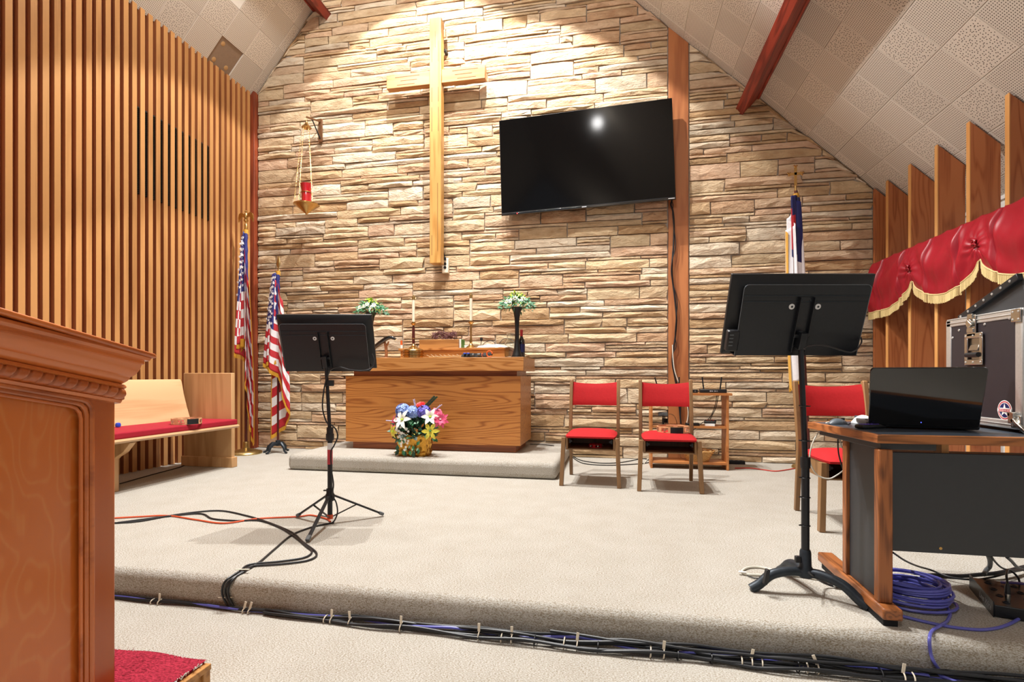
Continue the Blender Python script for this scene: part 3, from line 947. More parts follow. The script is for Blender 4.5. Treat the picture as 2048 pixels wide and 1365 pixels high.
ch1.location = (-.225, 5.03, 0); ch1.rotation_euler = (0, 0, R(-2))
ch2 = copy_tree(ch1); ch2['label'] = 'red padded wooden chair in front of the small bookcase, a blond tambourine on its seat'
ch2.location = (.455, 4.94, 0); ch2.rotation_euler = (0, 0, R(-1))
ch3 = copy_tree(ch1); ch3['label'] = 'red padded wooden chair behind the desk, partly hidden by the right music stand'
ch3.location = (1.545, 3.95, 0); ch3.rotation_euler = (0, 0, R(0))

# --- tambourines
def tambourine(loc, rz, wood_, grip, label, r=.125, h=.045, n=8, open_=False, group='tambourines'):
    t = thing('tambourine', label, 'tambourine', loc, rz, group)
    b = MB()
    def ring(z0, z1, ri, ro, seg=40):
        for k in range(seg):
            a0, a1 = 2 * PI * k / seg, 2 * PI * (k + 1) / seg
            q = []
            for rr in (ri, ro):
                for a in (a0, a1):
                    for z in (z0, z1): q.append(b.bm.verts.new((rr * math.cos(a), rr * math.sin(a), z)))
            i00, i01, i10, i11, o00, o01, o10, o11 = q
            for f in ((i00, i01, i11, i10), (o00, o10, o11, o01), (i01, o01, o11, i11), (i00, i10, o10, o00)): b.bm.faces.new(f)
    ring(0, h * .2, r - .008, r); ring(h * .8, h, r - .008, r)
    # solid wood between the jingle slots
    for k in range(n):
        a = 2 * PI * (k + .5) / n
        for da in (-.10, 0, .10):
            b.box(((r - .004) * math.cos(a + da), (r - .004) * math.sin(a + da), h / 2), (.008, .014, h), rot=(0, 0, a + da))
    bmesh.ops.remove_doubles(b.bm, verts=b.bm.verts[:], dist=.0003)
    b.build('frame', wood_, t)
    jm = None
    for k in range(n):
        a = 2 * PI * k / n
        if grip is not None and abs(((a + PI / 2 + PI) % (2 * PI)) - PI) < .3: continue
        b = MB()
        for z in (.35, .43, .57, .65):
            b.cyl((0, 0, h * z - .0006), (0, 0, h * z + .0006), .013, seg=10)
        b.cyl((0, 0, h * .18), (0, 0, h * .82), .0015, seg=6)
        o = b.build('jingle', M['chrome'], t, loc=((r - .004) * math.cos(a), (r - .004) * math.sin(a), 0))
    if grip is not None:
        b = MB()
        for k in range(9):
            a = -PI / 2 - .34 + .68 * k / 8
            b.box(((r - .002) * math.cos(a), (r - .002) * math.sin(a), h / 2), (.016, .014, h * .92), rot=(0, 0, a))
        b.build('grip', grip, t)
    return t
p = Vector((.455, 4.94, .492))
tambourine((.50, 4.93, .4905), R(8), M['tambwood'], M['black'], 'blond wooden tambourine with black grip lying on the seat of the second chair', r=.14, h=.058)
tambourine((-.19, 4.93, .336), R(5), M['redcloth'], None, 'small red tambourine lying in the book bin under the first chair', r=.062, h=.032, n=5)

# --- pew along the slatted wall
PXo = Vector((-4.42, 5.0, 0))
t = thing('pew', 'blond wooden pew with dark red seat cushion against the slatted wall', 'pew', (-4.42, 4.9, 0))
b = MB(); b.box2((-.30, .11, .0), (.31, .16, 1.03)); b.build('end_panel', M['pewz'], t, bevel=.006)
b = MB(); b.box2((-.315, .09, 0), (.33, .175, .11)); b.build('plinth', M['pewz'], t, bevel=.006)
# seat: rounded front lip, slightly sloping
b = MB()
pts = [(-.25, .425), (.36, .432), (.40, .440), (.415, .456), (.405, .472), (.36, .476), (-.25, .462)]
b.prism(pts, -2.9, .105, 'y'); b.build('seat', M['pew'], t, bevel=.003)
b = MB(); b.box2((-.20, -2.88, .470), (.395, .10, .530)); b.build('seat_cushion', M['cushion'], t, bevel=.014, seg=3)
# curved back
b = MB()
pts = [(-.14, .50), (-.195, .66), (-.235, .80), (-.262, .925), (-.272, .958), (-.235, .962), (-.215, .93), (-.19, .80), (-.15, .66), (-.10, .51)]
b.prism(pts, -2.9, .0, 'y'); b.build('back_board', M['pew'], t, bevel=.004)
# leg with bracket
b = MB(); b.box2((.13, -1.16, 0), (.20, -1.11, .35)); b.prism([(-.22, .35), (.14, .35), (.20, .28), (.22, .30), (.30, .345), (.375, .43), (-.22, .43)], -1.165, -1.105, 'y')
b.box2((-.21, -1.155, 0), (.17, -1.115, .36)); b.build('leg', M['pewz'], t, bevel=.004)
b = MB(); b.box2((-.20, -2.55, 0), (.20, -2.50, .43)); b.build('leg', M['pewz'], t, bevel=.004)
tambourine((-4.42 + .30, 4.41, .531), R(68), M['tambwood'], M['black'], 'blond wooden tambourine with black grip lying on the pew cushion', r=.13, h=.055)
b = MB(); b.lathe([(0, 0), (.02, .003), (.024, .02), (.018, .038), (0, .043)], seg=12)
o = b.build('blue_cap', M['blueplastic'], None); o.location = onX(236, 862, -4.45); o.location.z = .531; tag(o, 'small blue plastic cap on the pew cushion beside the pulpit', 'cap')

# --- pulpit on its red carpeted box
PX, PY1, PY0 = -1.48, 1.317, .62
TL = .218                                   # the side mouldings fall towards the reader
t = thing('speaker_platform', 'low wooden box step with red carpet top, under the pulpit', 'step', (-2.1, .95, -.15))
b = MB(); b.box2((-.75, -.75, 0), (.755, .58, .185)); b.build('box', M['box_oak'], t, bevel=.003)
b = MB(); b.box2((.755, -.75, .165), (.768, .58, .185)); b.box2((.755, -.75, .0), (.762, .58, .02)); b.box2((.755, .55, .0), (.764, .58, .18)); b.build('edge_trim', M['box_oak'], t, bevel=.002)
b = MB(); b.grid(lambda u, v: (-.75 + 1.50 * u, -.75 + 1.33 * v, .197 + .004 * math.sin(u * 31) * math.sin(v * 27)), 60, 50)
b.box2((-.745, -.745, .184), (.745, .575, .194)); b.build('carpet_top', M['redcarpet'], t)
# frayed edge of pale backing threads
b = MB(); rr = random.Random(3)
for k in range(420):
    if k % 3: y = -.75 + 1.33 * rr.random(); x = .748
    else: x = -.1 + .85 * rr.random(); y = .578
    a = rr.uniform(0, 2 * PI); l = rr.uniform(.004, .013)
    b.bar((x, y, .186 + rr.random() * .01), (x + abs(math.cos(a)) * l, y + math.sin(a) * l, .19 + rr.random() * .014), .0016, .0016)
stuff(b.build('frayed_threads', M['white'], t, smooth=False))

Z0 = .053
def ztop(y, base):       # height of a sloping line that is `base` at the reader's edge PY1
    return base + (PY1 - y) * TL
t = thing('pulpit', 'cherry stained wooden pulpit with rope moulding under a sloping cornice', 'pulpit', ((PX - .41), .95, Z0))
OX, OY = PX - .41, .95
def P_(x, y, z): return (x - OX, y - OY, z - Z0)
W_ = .82
# carcass
b = MB()
xa, xb = PX - W_, PX - .02
pl = [(PY0 - OY, 0), (PY1 - OY, 0), (PY1 - OY, ztop(PY1, .945) - Z0), (PY0 - OY, ztop(PY0, .945) - Z0)]
b.prism(pl, xa - OX, xb - OX, 'x'); b.build('carcass', M['pulpit'], t, bevel=.002)
# side: stiles, top rail, recessed panel with moulding
b = MB(); b.prism([(PY1 - .092 - OY, 0), (PY1 - OY, 0), (PY1 - OY, ztop(PY1, .93) - Z0), (PY1 - .092 - OY, ztop(PY1 - .092, .93) - Z0)], xb - OX, PX - OX, 'x'); b.build('stile', M['pulpit'], t, bevel=.004)
b = MB(); b.prism([(PY0 - OY, 0), (PY0 + .09 - OY, 0), (PY0 + .09 - OY, ztop(PY0 + .09, .93) - Z0), (PY0 - OY, ztop(PY0, .93) - Z0)], xb - OX, PX - OX, 'x'); b.build('stile', M['pulpit'], t, bevel=.004)
ya, yb = PY0 + .09, PY1 - .092
b = MB(); b.prism([(ya - OY, ztop(ya, .898) - Z0), (yb - OY, ztop(yb, .898) - Z0), (yb - OY, ztop(yb, .94) - Z0), (ya - OY, ztop(ya, .94) - Z0)], xb - OX, PX - OX, 'x'); b.build('top_rail', M['pulpit_y'], t, bevel=.003)
b = MB(); b.prism([(ya - OY, .02), (yb - OY, .02), (yb - OY, ztop(yb, .90) - Z0), (ya - OY, ztop(ya, .90) - Z0)], xb - OX, xb + .004 - OX, 'x'); b.build('side_panel', M['pulpit_panel'], t, smooth=False)
# bolection moulding: two beads, vertical and following the slope
cz = ztop(yb, .898)
for d_, r_ in ((.004, .0075), (.019, .009), (-.010, .005)):
    zc_ = cz - .004 + d_ * .6
    path = [P_(PX - .002, yb + d_, .06), P_(PX - .002, yb + d_, zc_ - .03), P_(PX - .002, yb + d_ - .004, zc_ - .012), P_(PX - .002, yb + d_ - .014, zc_ + .001), P_(PX - .002, yb + d_ - .03, zc_ + .008), P_(PX - .002, ya, ztop(ya, .898) + d_ * .8)]
    b = MB(); b.tube(path, r_, 10); b.build('panel_moulding', M['pulpit_y'], t)
# cornice: profile swept along the sloping side and round to the front and the reader's side
prof = [(0, -.030), (.012, -.028), (.016, -.020), (.010, -.014), (.010, -.010),      # lower fillet
        (.010, .012), (.020, .014), (.026, .020), (.022, .027), (.014, .030),        # fillet over the rope
        (.024, .036), (.032, .044), (.034, .050), (.046, .058), (.056, .074), (.060, .088), (.066, .090), (.066, .098),
        (.078, .100), (.083, .108), (.080, .116), (.070, .120)]
def sweep(sections, prof):
    """profile (out, up) swept along corner points given as (x, y, z, outdir)"""
    b = MB(); rows = []
    for (x, y, z, ox, oy) in sections:
        rows.append([b.bm.verts.new(P_(x + o * ox, y + o * oy, z + u)) for o, u in prof] + [b.bm.verts.new(P_(x - .05 * ox, y - .05 * oy, z + prof[-1][1])), b.bm.verts.new(P_(x - .05 * ox, y - .05 * oy, z + prof[0][1]))])
    m = len(rows[0])
    for a, c in zip(rows[:-1], rows[1:]):
        for k in range(m):
            l = (k + 1) % m
            b.bm.faces.new((a[k], a[l], c[l], c[k]))
    b.bm.faces.new(rows[0]); b.bm.faces.new(rows[-1][::-1])
    return b
zb = .945
secs = [(PX - W_, PY1, ztop(PY1, zb), -1, 1), (PX, PY1, ztop(PY1, zb), 1, 1), (PX, PY0, ztop(PY0, zb), 1, -1), (PX - W_, PY0, ztop(PY0, zb), -1, -1)]
secs[0] = (PX - W_, PY1, ztop(PY1, zb), -1, .35); 
prof2 = prof
# keep the reader side projection small so the end reads as a mitred return
secs = [(PX - W_, PY1, ztop(PY1, zb), -.2, .55), (PX, PY1, ztop(PY1, zb), 1, .55), (PX, PY0, ztop(PY0, zb), 1, -1), (PX - W_, PY0, ztop(PY0, zb), -.2, -1)]
sweep(secs, prof2).build('cornice', M['pulpit_y'], t, angle=28)
# top board
def zt_(y): return ztop(y, zb) + .119
b = MB()
q = [(PY0 - .10, zt_(PY0 - .10)), (PY1 + .052, zt_(PY1 + .052)), (PY1 + .058, zt_(PY1 + .052) + .007), (PY1 + .052, zt_(PY1 + .052) + .015), (PY0 - .10, zt_(PY0 - .10) + .015)]
b.prism([(a - OY, z - Z0) for a, z in q], PX - W_ - .05 - OX, PX + .092 - OX, 'x'); b.build('top_board', M['pulpit_y'], t, bevel=.005, seg=3)
# twisted rope moulding along the side
b = MB(); seg = 20; n = 420
y_a, y_b = PY0 - .01, PY1 + .008
rows = []
for i in range(n + 1):
    f = i / n; y = y_a + (y_b - y_a) * f; z = ztop(y, zb) + .001; tw = f * (y_b - y_a) / .030 * 2 * PI / 2
    row = []
    for k in range(seg):
        a = 2 * PI * k / seg
        r = .0165 * (1 - .34 * max(0, math.cos(2 * (a - tw))) ** 10)
        row.append(b.bm.verts.new(P_(PX + .015 + r * math.cos(a), y, z + r * 1.1 * math.sin(a))))
    rows.append(row)
for a, c in zip(rows[:-1], rows[1:]):
    for k in range(seg): b.bm.faces.new((a[k], a[(k + 1) % seg], c[(k + 1) % seg], c[k]))
b.bm.faces.new(rows[0]); b.bm.faces.new(rows[-1][::-1])
b.build('rope_moulding', M['pulpit_y'], t, angle=80)
b = MB(); b.tube([P_(PX + .012, PY1 + .008, ztop(PY1, zb) + .001), P_(PX - W_, PY1 + .008, ztop(PY1, zb) + .001)], .0125, 12); b.build('rope_moulding', M['pulpit_y'], t)
# small white chip on the panel at the frame edge
b = MB(); b.tube([P_(PX - .014, onX(2, 913, PX).y, onX(2, 913, PX).z), P_(PX - .014, onX(8, 911, PX).y, onX(8, 911, PX).z)], .0015, 6); b.build('paint_chip', M['white'], t)

# --- bookcase against the stone wall
t = thing('bookcase', 'low open pine bookcase against the stone wall behind the second chair', 'bookcase', (.76, 5.99, 0))
for sx in (-1, 1):
    b = MB(); b.box2((sx * .40, -.13, 0), (sx * .377, .15, .79)); b.build('side_panel', M['shelfwood'], t, bevel=.002)
b = MB(); b.box2((-.43, -.15, .79), (.43, .16, .815)); b.build('top_board', M['shelfwood'], t, bevel=.002)
b = MB(); b.box2((-.377, -.125, .44), (.377, .15, .462)); b.build('shelf', M['shelfwood'], t, bevel=.002)
b = MB(); b.box2((-.377, -.125, .055), (.377, .15, .08)); b.build('shelf', M['shelfwood'], t, bevel=.002)
def router(loc, rz, label, w=.21, d=.14, ants=((-.085, 6), (.085, -6)), logo=True):
    t = thing('wireless_router', label, 'router', loc, rz)
    b = MB(); b.box2((-w / 2, -d / 2, 0), (w / 2, d / 2, .038)); b.build('case', M['black'], t, bevel=.006)
    for x, an in ants:
        b = MB(); b.cyl((x, d / 2 - .01, .03), (x, d / 2 - .01, .05), .009, seg=8)
        a = R(an); b.bar((x, d / 2 - .01, .045), (x - math.sin(a) * .14, d / 2 - .01, .045 + math.cos(a) * .125), .014, .008, up=(0, 1, 0)); b.build('antenna', M['black'], t, bevel=.002)
    if logo:
        b = MB()
        for k, (xx, ww) in enumerate(((-.03, .012), (-.012, .018), (.012, .006), (.025, .012), (.04, .004))):
            b.box((xx, -d / 2 - .0006, .02), (ww, .001, .008 if k % 2 else .012))
        b.build('front_marking', M['greyprint'], t, smooth=False)
    return t
router((1.015, 5.97, .816), R(-3), 'black wireless router with two upright antennas on the bookcase top', w=.27)
t = thing('adapter', 'small black signal adapter beside the router on the bookcase', 'adapter', (.815, 5.93, .816))
b = MB(); b.box2((-.04, -.03, 0), (.04, .03, .035)); b.build('case', M['black'], t, bevel=.003)
b = MB(); b.cyl((-.02, -.031, .018), (-.02, -.0295, .018), .006, seg=8); b.cyl((.012, -.031, .018), (.012, -.0295, .018), .008, seg=8); b.build('socket', M['chrome'], t)
router((.52, 5.98, .816), R(10), 'second router on the bookcase, its two thin antennas splayed behind the chair back', w=.2, ants=((-.06, 14), (.17, -2)), logo=False)
# things on its shelves
t = thing('phone_charger', 'black handset with red buttons on a white block, bookcase middle shelf', 'handset', (.985, 5.93, .462), R(-14))
b = MB(); b.box2((-.05, -.05, 0), (.05, .05, .028)); b.build('base', M['white'], t, bevel=.003)
b = MB(); b.box((0, -.005, .047), (.12, .09, .026), rot=(R(12), 0, 0)); b.build('body', M['black'], t, bevel=.008)
for x in (-.03, 0, .03):
    b = MB(); b.box((x, -.01, .0625), (.012, .012, .004), rot=(R(12), 0, 0)); b.build('button', M['redcable'], t)
t = thing('power_adapter', 'flat black power adapter on the bookcase middle shelf', 'adapter', (.80, 5.92, .462), R(6))
b = MB(); b.box2((-.07, -.035, 0), (.07, .035, .03)); b.build('body', M['black'], t, bevel=.005)
b = MB(); b.cyl((.07, 0, .015), (.085, 0, .015), .005, seg=8); b.build('plug', M['greycable'], t)
t = thing('webcam', 'small webcam on a stalk, left end of the bookcase middle shelf', 'webcam', (.50, 5.95, .462), R(-10))
b = MB(); b.lathe([(0, 0), (.04, 0), (.04, .008), (.01, .014), (.007, .10)], seg=12); b.build('stand', M['black'], t)
b = MB(); b.box((0, -.01, .12), (.10, .05, .04)); b.cyl((0, -.035, .12), (0, -.045, .12), .013, seg=12); b.build('head', M['greycable'], t, bevel=.005)
# wicker basket: woven rings over upright stakes
t = thing('wicker_basket', 'round wicker basket on the bottom shelf of the bookcase', 'basket', (.86, 5.96, .081))
b = MB()
for k in range(9):
    z = .006 + .0115 * k; r = .095 + .045 * (k / 8) ** 1.2
    pts = [((r + .0035 * (-1) ** (i + k)) * math.cos(2 * PI * i / 28) * 1.15, (r + .0035 * (-1) ** (i + k)) * math.sin(2 * PI * i / 28) * .85, z) for i in range(29)]
    b.tube(pts, .006, 6, cap=False)
b.build('woven_wall', M['wicker'], t)
b = MB(); b.lathe([(0, 0), (.1, 0), (.1, .006), (0, .006)], seg=24, sx=1.15, sy=.85); b.build('bottom', M['wicker'], t)
b = MB(); b.tube([(.15 * 1.15 * math.cos(a), .15 * .85 * math.sin(a), .112 + .004 * math.sin(a * 14)) for a in [2 * PI * i / 40 for i in range(41)]], .008, 6, cap=False); b.build('rim', M['wicker'], t)
t = thing('power_strip', 'black power strip lying under the bookcase edge near the wall', 'power strip', (1.30, 6.33, 0))
b = MB(); b.box2((-.12, -.03, 0), (.12, .03, .04)); b.build('body', M['black'], t, bevel=.005)
for x in (-.07, -.02, .03, .08):
    b = MB(); b.box((x, -.005, .0405), (.025, .025, .003)); b.build('outlet', M['blackmat'], t)

# --- desk (its corner post nearest the camera stands by the platform edge)
DZ = .76
t = thing('desk', 'dark topped desk with oak edges and charcoal panels at the platform edge', 'desk', (1.9, 2.75, 0))
D = lambda x, y: (x - 1.9, y - 2.75)
top = [D(1.036, 2.373), D(2.62, 2.373), D(2.62, 3.10), D(1.25, 3.10), D(.975, 2.98)]
b = MB(); b.prism([(1.058 - 1.9, 2.395 - 2.75), D(2.60, 2.395), D(2.60, 3.085), D(1.25, 3.08), D(.998, 2.975)], DZ - .03, DZ, 'z'); b.build('desk_top', M['desktop'], t, smooth=False)
def edge(a, c, w=.022, mat='deskwoodx'):
    a, c = Vector((*a, 0)), Vector((*c, 0)); n_ = (c - a).normalized().cross(Vector((0, 0, 1))) * -w
    b = MB(); b.prism([a[:2], c[:2], (c + n_)[:2], (a + n_)[:2]], DZ - .034, DZ + .001, 'z'); b.build('edge_band', M[mat], t, bevel=.0025)
edge(top[0], top[1]); edge(top[4], top[0], mat='deskwood'); edge(top[3], top[4]); edge(top[2], top[3])
b = MB(); b.prism([D(1.06, 2.40), D(1.26, 2.40), D(1.26, 2.46), D(1.14, 2.52), D(1.08, 2.95), D(1.02, 2.95)], DZ - .062, DZ - .034, 'z'); b.build('mount_plate', M['laminate'], t, bevel=.002)
def post(y):
    b = MB(); b.box2((1.045 - 1.9, y - .022 - 2.75, .075), (1.098 - 1.9, y + .022 - 2.75, DZ - .06)); b.build('post', M['deskwoodz'], t, bevel=.006)
post(2.405); post(2.715)
b = MB(); b.box2((1.06 - 1.9, 2.42 - 2.75, .078), (1.08 - 1.9, 2.70 - 2.75, DZ - .06)); b.build('end_panel', M['laminate'], t, smooth=False)
b = MB(); b.box2((1.035 - 1.9, 2.325 - 2.75, .030), (1.108 - 1.9, 3.02 - 2.75, .076)); b.build('foot_rail', M['deskwood'], t, bevel=.008)
b = MB(); b.box2((1.045 - 1.9, 2.345 - 2.75, 0), (1.098 - 1.9, 2.99 - 2.75, .030)); b.build('foot_pad', M['blackmat'], t, bevel=.003)
b = MB(); b.box2((1.10 - 1.9, 2.415 - 2.75, .282), (2.50 - 1.9, 2.433 - 2.75, .686)); b.build('modesty_panel', M['laminate'], t, bevel=.0015)
b = MB(); sc_ = onY(1882, 1098, 2.412); b.lathe([(0, 0), (.004, 0), (.006, .001), (.006, .002), (0, .002)], seg=10); o = b.build('screw_cap', M['brass'], t, loc=(sc_.x - 1.9, 2.4155 - 2.75, sc_.z)); o.rotation_euler = (PI / 2, 0, 0)
for x in (2.5,):
    b = MB(); b.box2((x - 1.9, 2.385 - 2.75, .03), (x + .05 - 1.9, 2.75 - 2.75, DZ - .034)); b.build('post', M['deskwoodz'], t, bevel=.006)
    b = MB(); b.box2((x - .01 - 1.9, 2.325 - 2.75, 0), (x + .06 - 1.9, 3.02 - 2.75, .03)); b.build('foot_pad', M['blackmat'], t, bevel=.006)
b = MB(); b.box2((1.20 - 1.9, 2.70 - 2.75, .60), (2.45 - 1.9, 3.02 - 2.75, .62)); b.build('under_shelf', M['laminate'], t, smooth=False)
b = MB(); b.box2((1.30 - 1.9, 2.44 - 2.75, .62), (1.325 - 1.9, 2.50 - 2.75, DZ - .03)); b.build('cleat', M['fin_edge'], t, smooth=False)

# --- laptop, lid towards the camera
pl_, pr2 = Vector((1.128, 2.69, DZ)), Vector((1.53, 2.60, DZ))
mid = (pl_ + pr2) / 2
ang = math.atan2((pr2 - pl_).y, (pr2 - pl_).x)
LW = (pr2 - pl_).length
t = thing('laptop', 'open glossy black laptop on the desk, its lid towards the camera', 'laptop', (mid.x, mid.y, DZ + .002), ang)
b = MB(); b.box2((-LW / 2, .0, .004), (LW / 2, .255, .026)); b.build('base', M['black'], t, bevel=.006)
b = MB()
for r_ in range(5):
    for c_ in range(14):
        b.box((-LW / 2 + .03 + c_ * (LW - .06) / 13, .06 + r_ * .02, .0275), (.018, .015, .003))
stuff(b.build('keyboard', M['blackmat'], t, smooth=False))
b = MB()
lean = R(17)
nx = 8
def lidpt(x, y, d): return Vector((x, -math.sin(lean) * y - math.cos(lean) * d * 1 + .0, .016 + math.cos(lean) * y - math.sin(lean) * d))
rc = .016; hw = LW / 2; hh = .272
out = []
for cx_, cy_, a0 in ((hw - rc, rc * .6, -90), (hw - rc, hh - rc, 0), (-hw + rc, hh - rc, 90), (-hw + rc, rc * .6, 180)):
    for k in range(5):
        a = R(a0 + 90 * k / 4); rr_ = rc if cy_ > .1 else rc * .6
        out.append((cx_ + rr_ * math.cos(a), cy_ + rr_ * math.sin(a)))
va = [b.bm.verts.new(lidpt(x, y, .012)) for x, y in out]; vb = [b.bm.verts.new(lidpt(x, y, -.0)) for x, y in out]
b.bm.faces.new(va); b.bm.faces.new(vb[::-1])
for k in range(len(out)): b.bm.faces.new((va[k], va[(k + 1) % len(out)], vb[(k + 1) % len(out)], vb[k]))
b.build('lid', M['lid'], t, bevel=.004, seg=3)
b = MB(); b.cyl(lidpt(-.005, .02, .0125), lidpt(-.005, .02, .0135), .002, seg=8); b.build('status_light', M['ledblue'], t)
b = MB(); b.cyl((-.12, 0, .018), (.12, 0, .018), .007, seg=10); b.build('hinge', M['black'], t)

# --- flight case with slanted mixer lid
t = thing('flight_case', 'black road case with aluminium edges and star sticker behind the laptop', 'equipment case', (1.64, 2.79, DZ + .002))
CL, CH, CWd = .50, .515, .62       # length along Y, height, width along X
y0, y1 = -CL / 2, CL / 2
b = MB(); b.box2((.004, y0, .012), (CWd, y1, CH)); b.build('panel', M['casepanel'], t, smooth=False)
e = .034
def ang_(p0, p1, s=(e, e)):
    b = MB(); b.box2(p0, p1); return b.build('edge_extrusion', M['alu'], t, bevel=.004)
ang_((0, y0 - .004, .012), (.012, y0 + e, CH)); ang_((0, y1 - e, .012), (.012, y1 + .004, CH))
ang_((0, y0, CH - e), (.012, y1, CH + .004)); ang_((0, y0, .012), (.012, y1, .012 + e * 1.1))
ang_((0, y0 - .010, .012), (e + .06, y0, CH)); ang_((0, y0 - .010, CH - e), (CWd, y0, CH + .004)); ang_((0, y0, CH - .006), (CWd, y0 + e, CH + .006)); ang_((0, y0, CH - .006), (e, y1, CH + .006))
ang_((-.0035, y0, CH - e * .55), (0, y1, CH - e * .42)); ang_((-.0035, y0, .012 + e * .5), (0, y1, .012 + e * .62))
for (yy, zz) in ((y0 + .02, CH - .025), (y1 - .02, .045), (y0 + .02, .045)):
    b = MB(); b.box((-.004, yy, zz), (.006, .055, .055)); b.build('corner_plate', M['chrome'], t, bevel=.004)
    for dy in (-.016, .016):
        for dz in (-.016, .016):
            b = MB(); b.lathe([(.005, 0), (.004, .002), (0, .003)], seg=8); o = b.build('rivet', M['alu'], t, loc=(-.007, yy + dy, zz + dz)); o.rotation_euler = (PI / 2, 0, -PI / 2)
def rivet(y, z):
    b = MB(); b.lathe([(.0065, 0), (.005, .003), (0, .004)], seg=10); o = b.build('rivet', M['alu'], t, loc=(.003, y, z)); o.rotation_euler = (PI / 2, 0, -PI / 2)
def fy(px): # pixel column -> local y on the case face
    return onX(px, 700, 1.64).y - 2.79
def fz(px, py): return onX(px, py, 1.64).z - DZ
for px, py in ((1917, 662), (1904, 677), (1968, 650), (2018, 638), (1898, 668), (2034, 701), (2038, 776), (1990, 849)): rivet(fy(px), fz(px, py))
# butterfly latch
ly, lz = fy(1945), fz(1945, 653)
b = MB(); b.box((-.004, ly, lz), (.006, .062, .10)); b.build('latch_plate', M['chrome'], t, bevel=.01)
b = MB(); b.cyl((-.006, ly, lz + .012), (-.018, ly, lz + .012), .020, seg=16); b.box((-.018, ly - .006, lz + .012), (.006, .042, .012), rot=(R(35), 0, 0)); b.box((-.008, ly, lz - .022), (.010, .045, .018)); b.box((-.008, ly, lz + .045), (.010, .034, .022)); b.build('butterfly_latch', M['chrome'], t, bevel=.002)
# recessed handle
hy, hz = fy(1949), fz(1949, 699)
b = MB()
for dy, dz, sy_, sz_ in ((0, .062, .125, .024), (0, -.062, .125, .026), (.052, 0, .022, .104), (-.052, 0, .022, .104)): b.box((-.004, hy + dy, hz + dz), (.006, sy_, sz_))
b.build('handle_dish_rim', M['chrome'], t, bevel=.003)
b = MB(); b.box((.006, hy, hz), (.004, .084, .102)); b.build('handle_dish', M['chrome'], t)
b = MB(); b.box((-.001, hy, hz + .006), (.005, .064, .03), rot=(0, R(20), 0)); b.build('handle_bail', M['chrome'], t, bevel=.002)
b = MB(); b.cyl((-.009, hy - .042, hz - .028), (-.009, hy + .042, hz - .028), .011, seg=12); b.build('handle_grip', M['black'], t)
for dy in (-.052, 0, .052):
    for dz in (-.062, .062):
        b = MB(); b.lathe([(.005, 0), (.004, .002), (0, .003)], seg=8); o = b.build('rivet', M['alu'], t, loc=(-.007, hy + dy, hz + dz)); o.rotation_euler = (PI / 2, 0, -PI / 2)
# oval star sticker
sy0, sz0 = fy(2007.5), fz(2007.5, 822)
def disc(name, r1, r0, mat, x, sides=40, sx=1.0, sz=1.45):
    b = MB()
    if r0 <= 0: b.poly([(x, sy0 + r1 * math.cos(2 * PI * k / sides) * sx, sz0 + r1 * math.sin(2 * PI * k / sides) * sz) for k in range(sides)])
    else:
        for k in range(sides):
            a0, a1 = 2 * PI * k / sides, 2 * PI * (k + 1) / sides
            b.poly([(x, sy0 + r * math.cos(a) * sx, sz0 + r * math.sin(a) * sz) for r, a in ((r0, a0), (r1, a0), (r1, a1), (r0, a1))])
    return b.build(name, mat, t, smooth=False)
S_ = .043
# seen obliquely from the camera: a round sticker stays round on the panel
disc('star_sticker', S_, 0, M['white'], .0035, sz=1.0)
disc('sticker_ring', S_ * .92, S_ * .80, M['redprint'], .003, sz=1.0)
disc('sticker_field', S_ * .72, 0, M['navy'], .003, sz=1.0)
b = MB(); b.poly([(.0024, sy0 - (S_ * .70 if k % 2 == 0 else S_ * .28) * math.sin(PI * k / 5), sz0 + (S_ * .70 if k % 2 == 0 else S_ * .28) * math.cos(PI * k / 5)) for k in range(10)]); b.build('sticker_star', M['white'], t, smooth=False)
b = MB(); b.box((.0018, sy0, sz0), (.0008, S_ * 1.9, S_ * .34)); b.build('sticker_banner', M['white'], t, smooth=False)
b = MB(); b.box((.0012, sy0, sz0 + S_ * .11), (.0006, S_ * 1.7, S_ * .05)); b.box((.0012, sy0, sz0 - S_ * .11), (.0006, S_ * 1.7, S_ * .05))
for k in range(9): b.box((.0012, sy0 + (k - 4) * S_ * .17, sz0), (.0006, S_ * .10, S_ * (.10 if k % 2 else .13)))
b.build('sticker_lettering', M['redprint'], t, smooth=False)
# lower latch arm on the front corner
b = MB(); q = fz(2035, 845); b.box((-.012, y0 + .03, .06), (.016, .03, .05)); b.cyl((-.02, y0 + .04, .075), (-.004, y0 + .04, .075), .010, seg=10); b.cyl((-.02, y0 + .02, .05), (-.004, y0 + .02, .05), .010, seg=10); b.bar((-.012, y0 + .02, .05), (-.012, y0 - .05, .006), .014, .014); b.build('corner_catch', M['chrome'], t, bevel=.003)
# feet
for x in (.05, .55):
    for y in (y0 + .05, y1 - .05):
        b = MB(); b.cyl((x, y, 0), (x, y, .013), .02, seg=12); b.build('rubber_foot', M['black'], t)
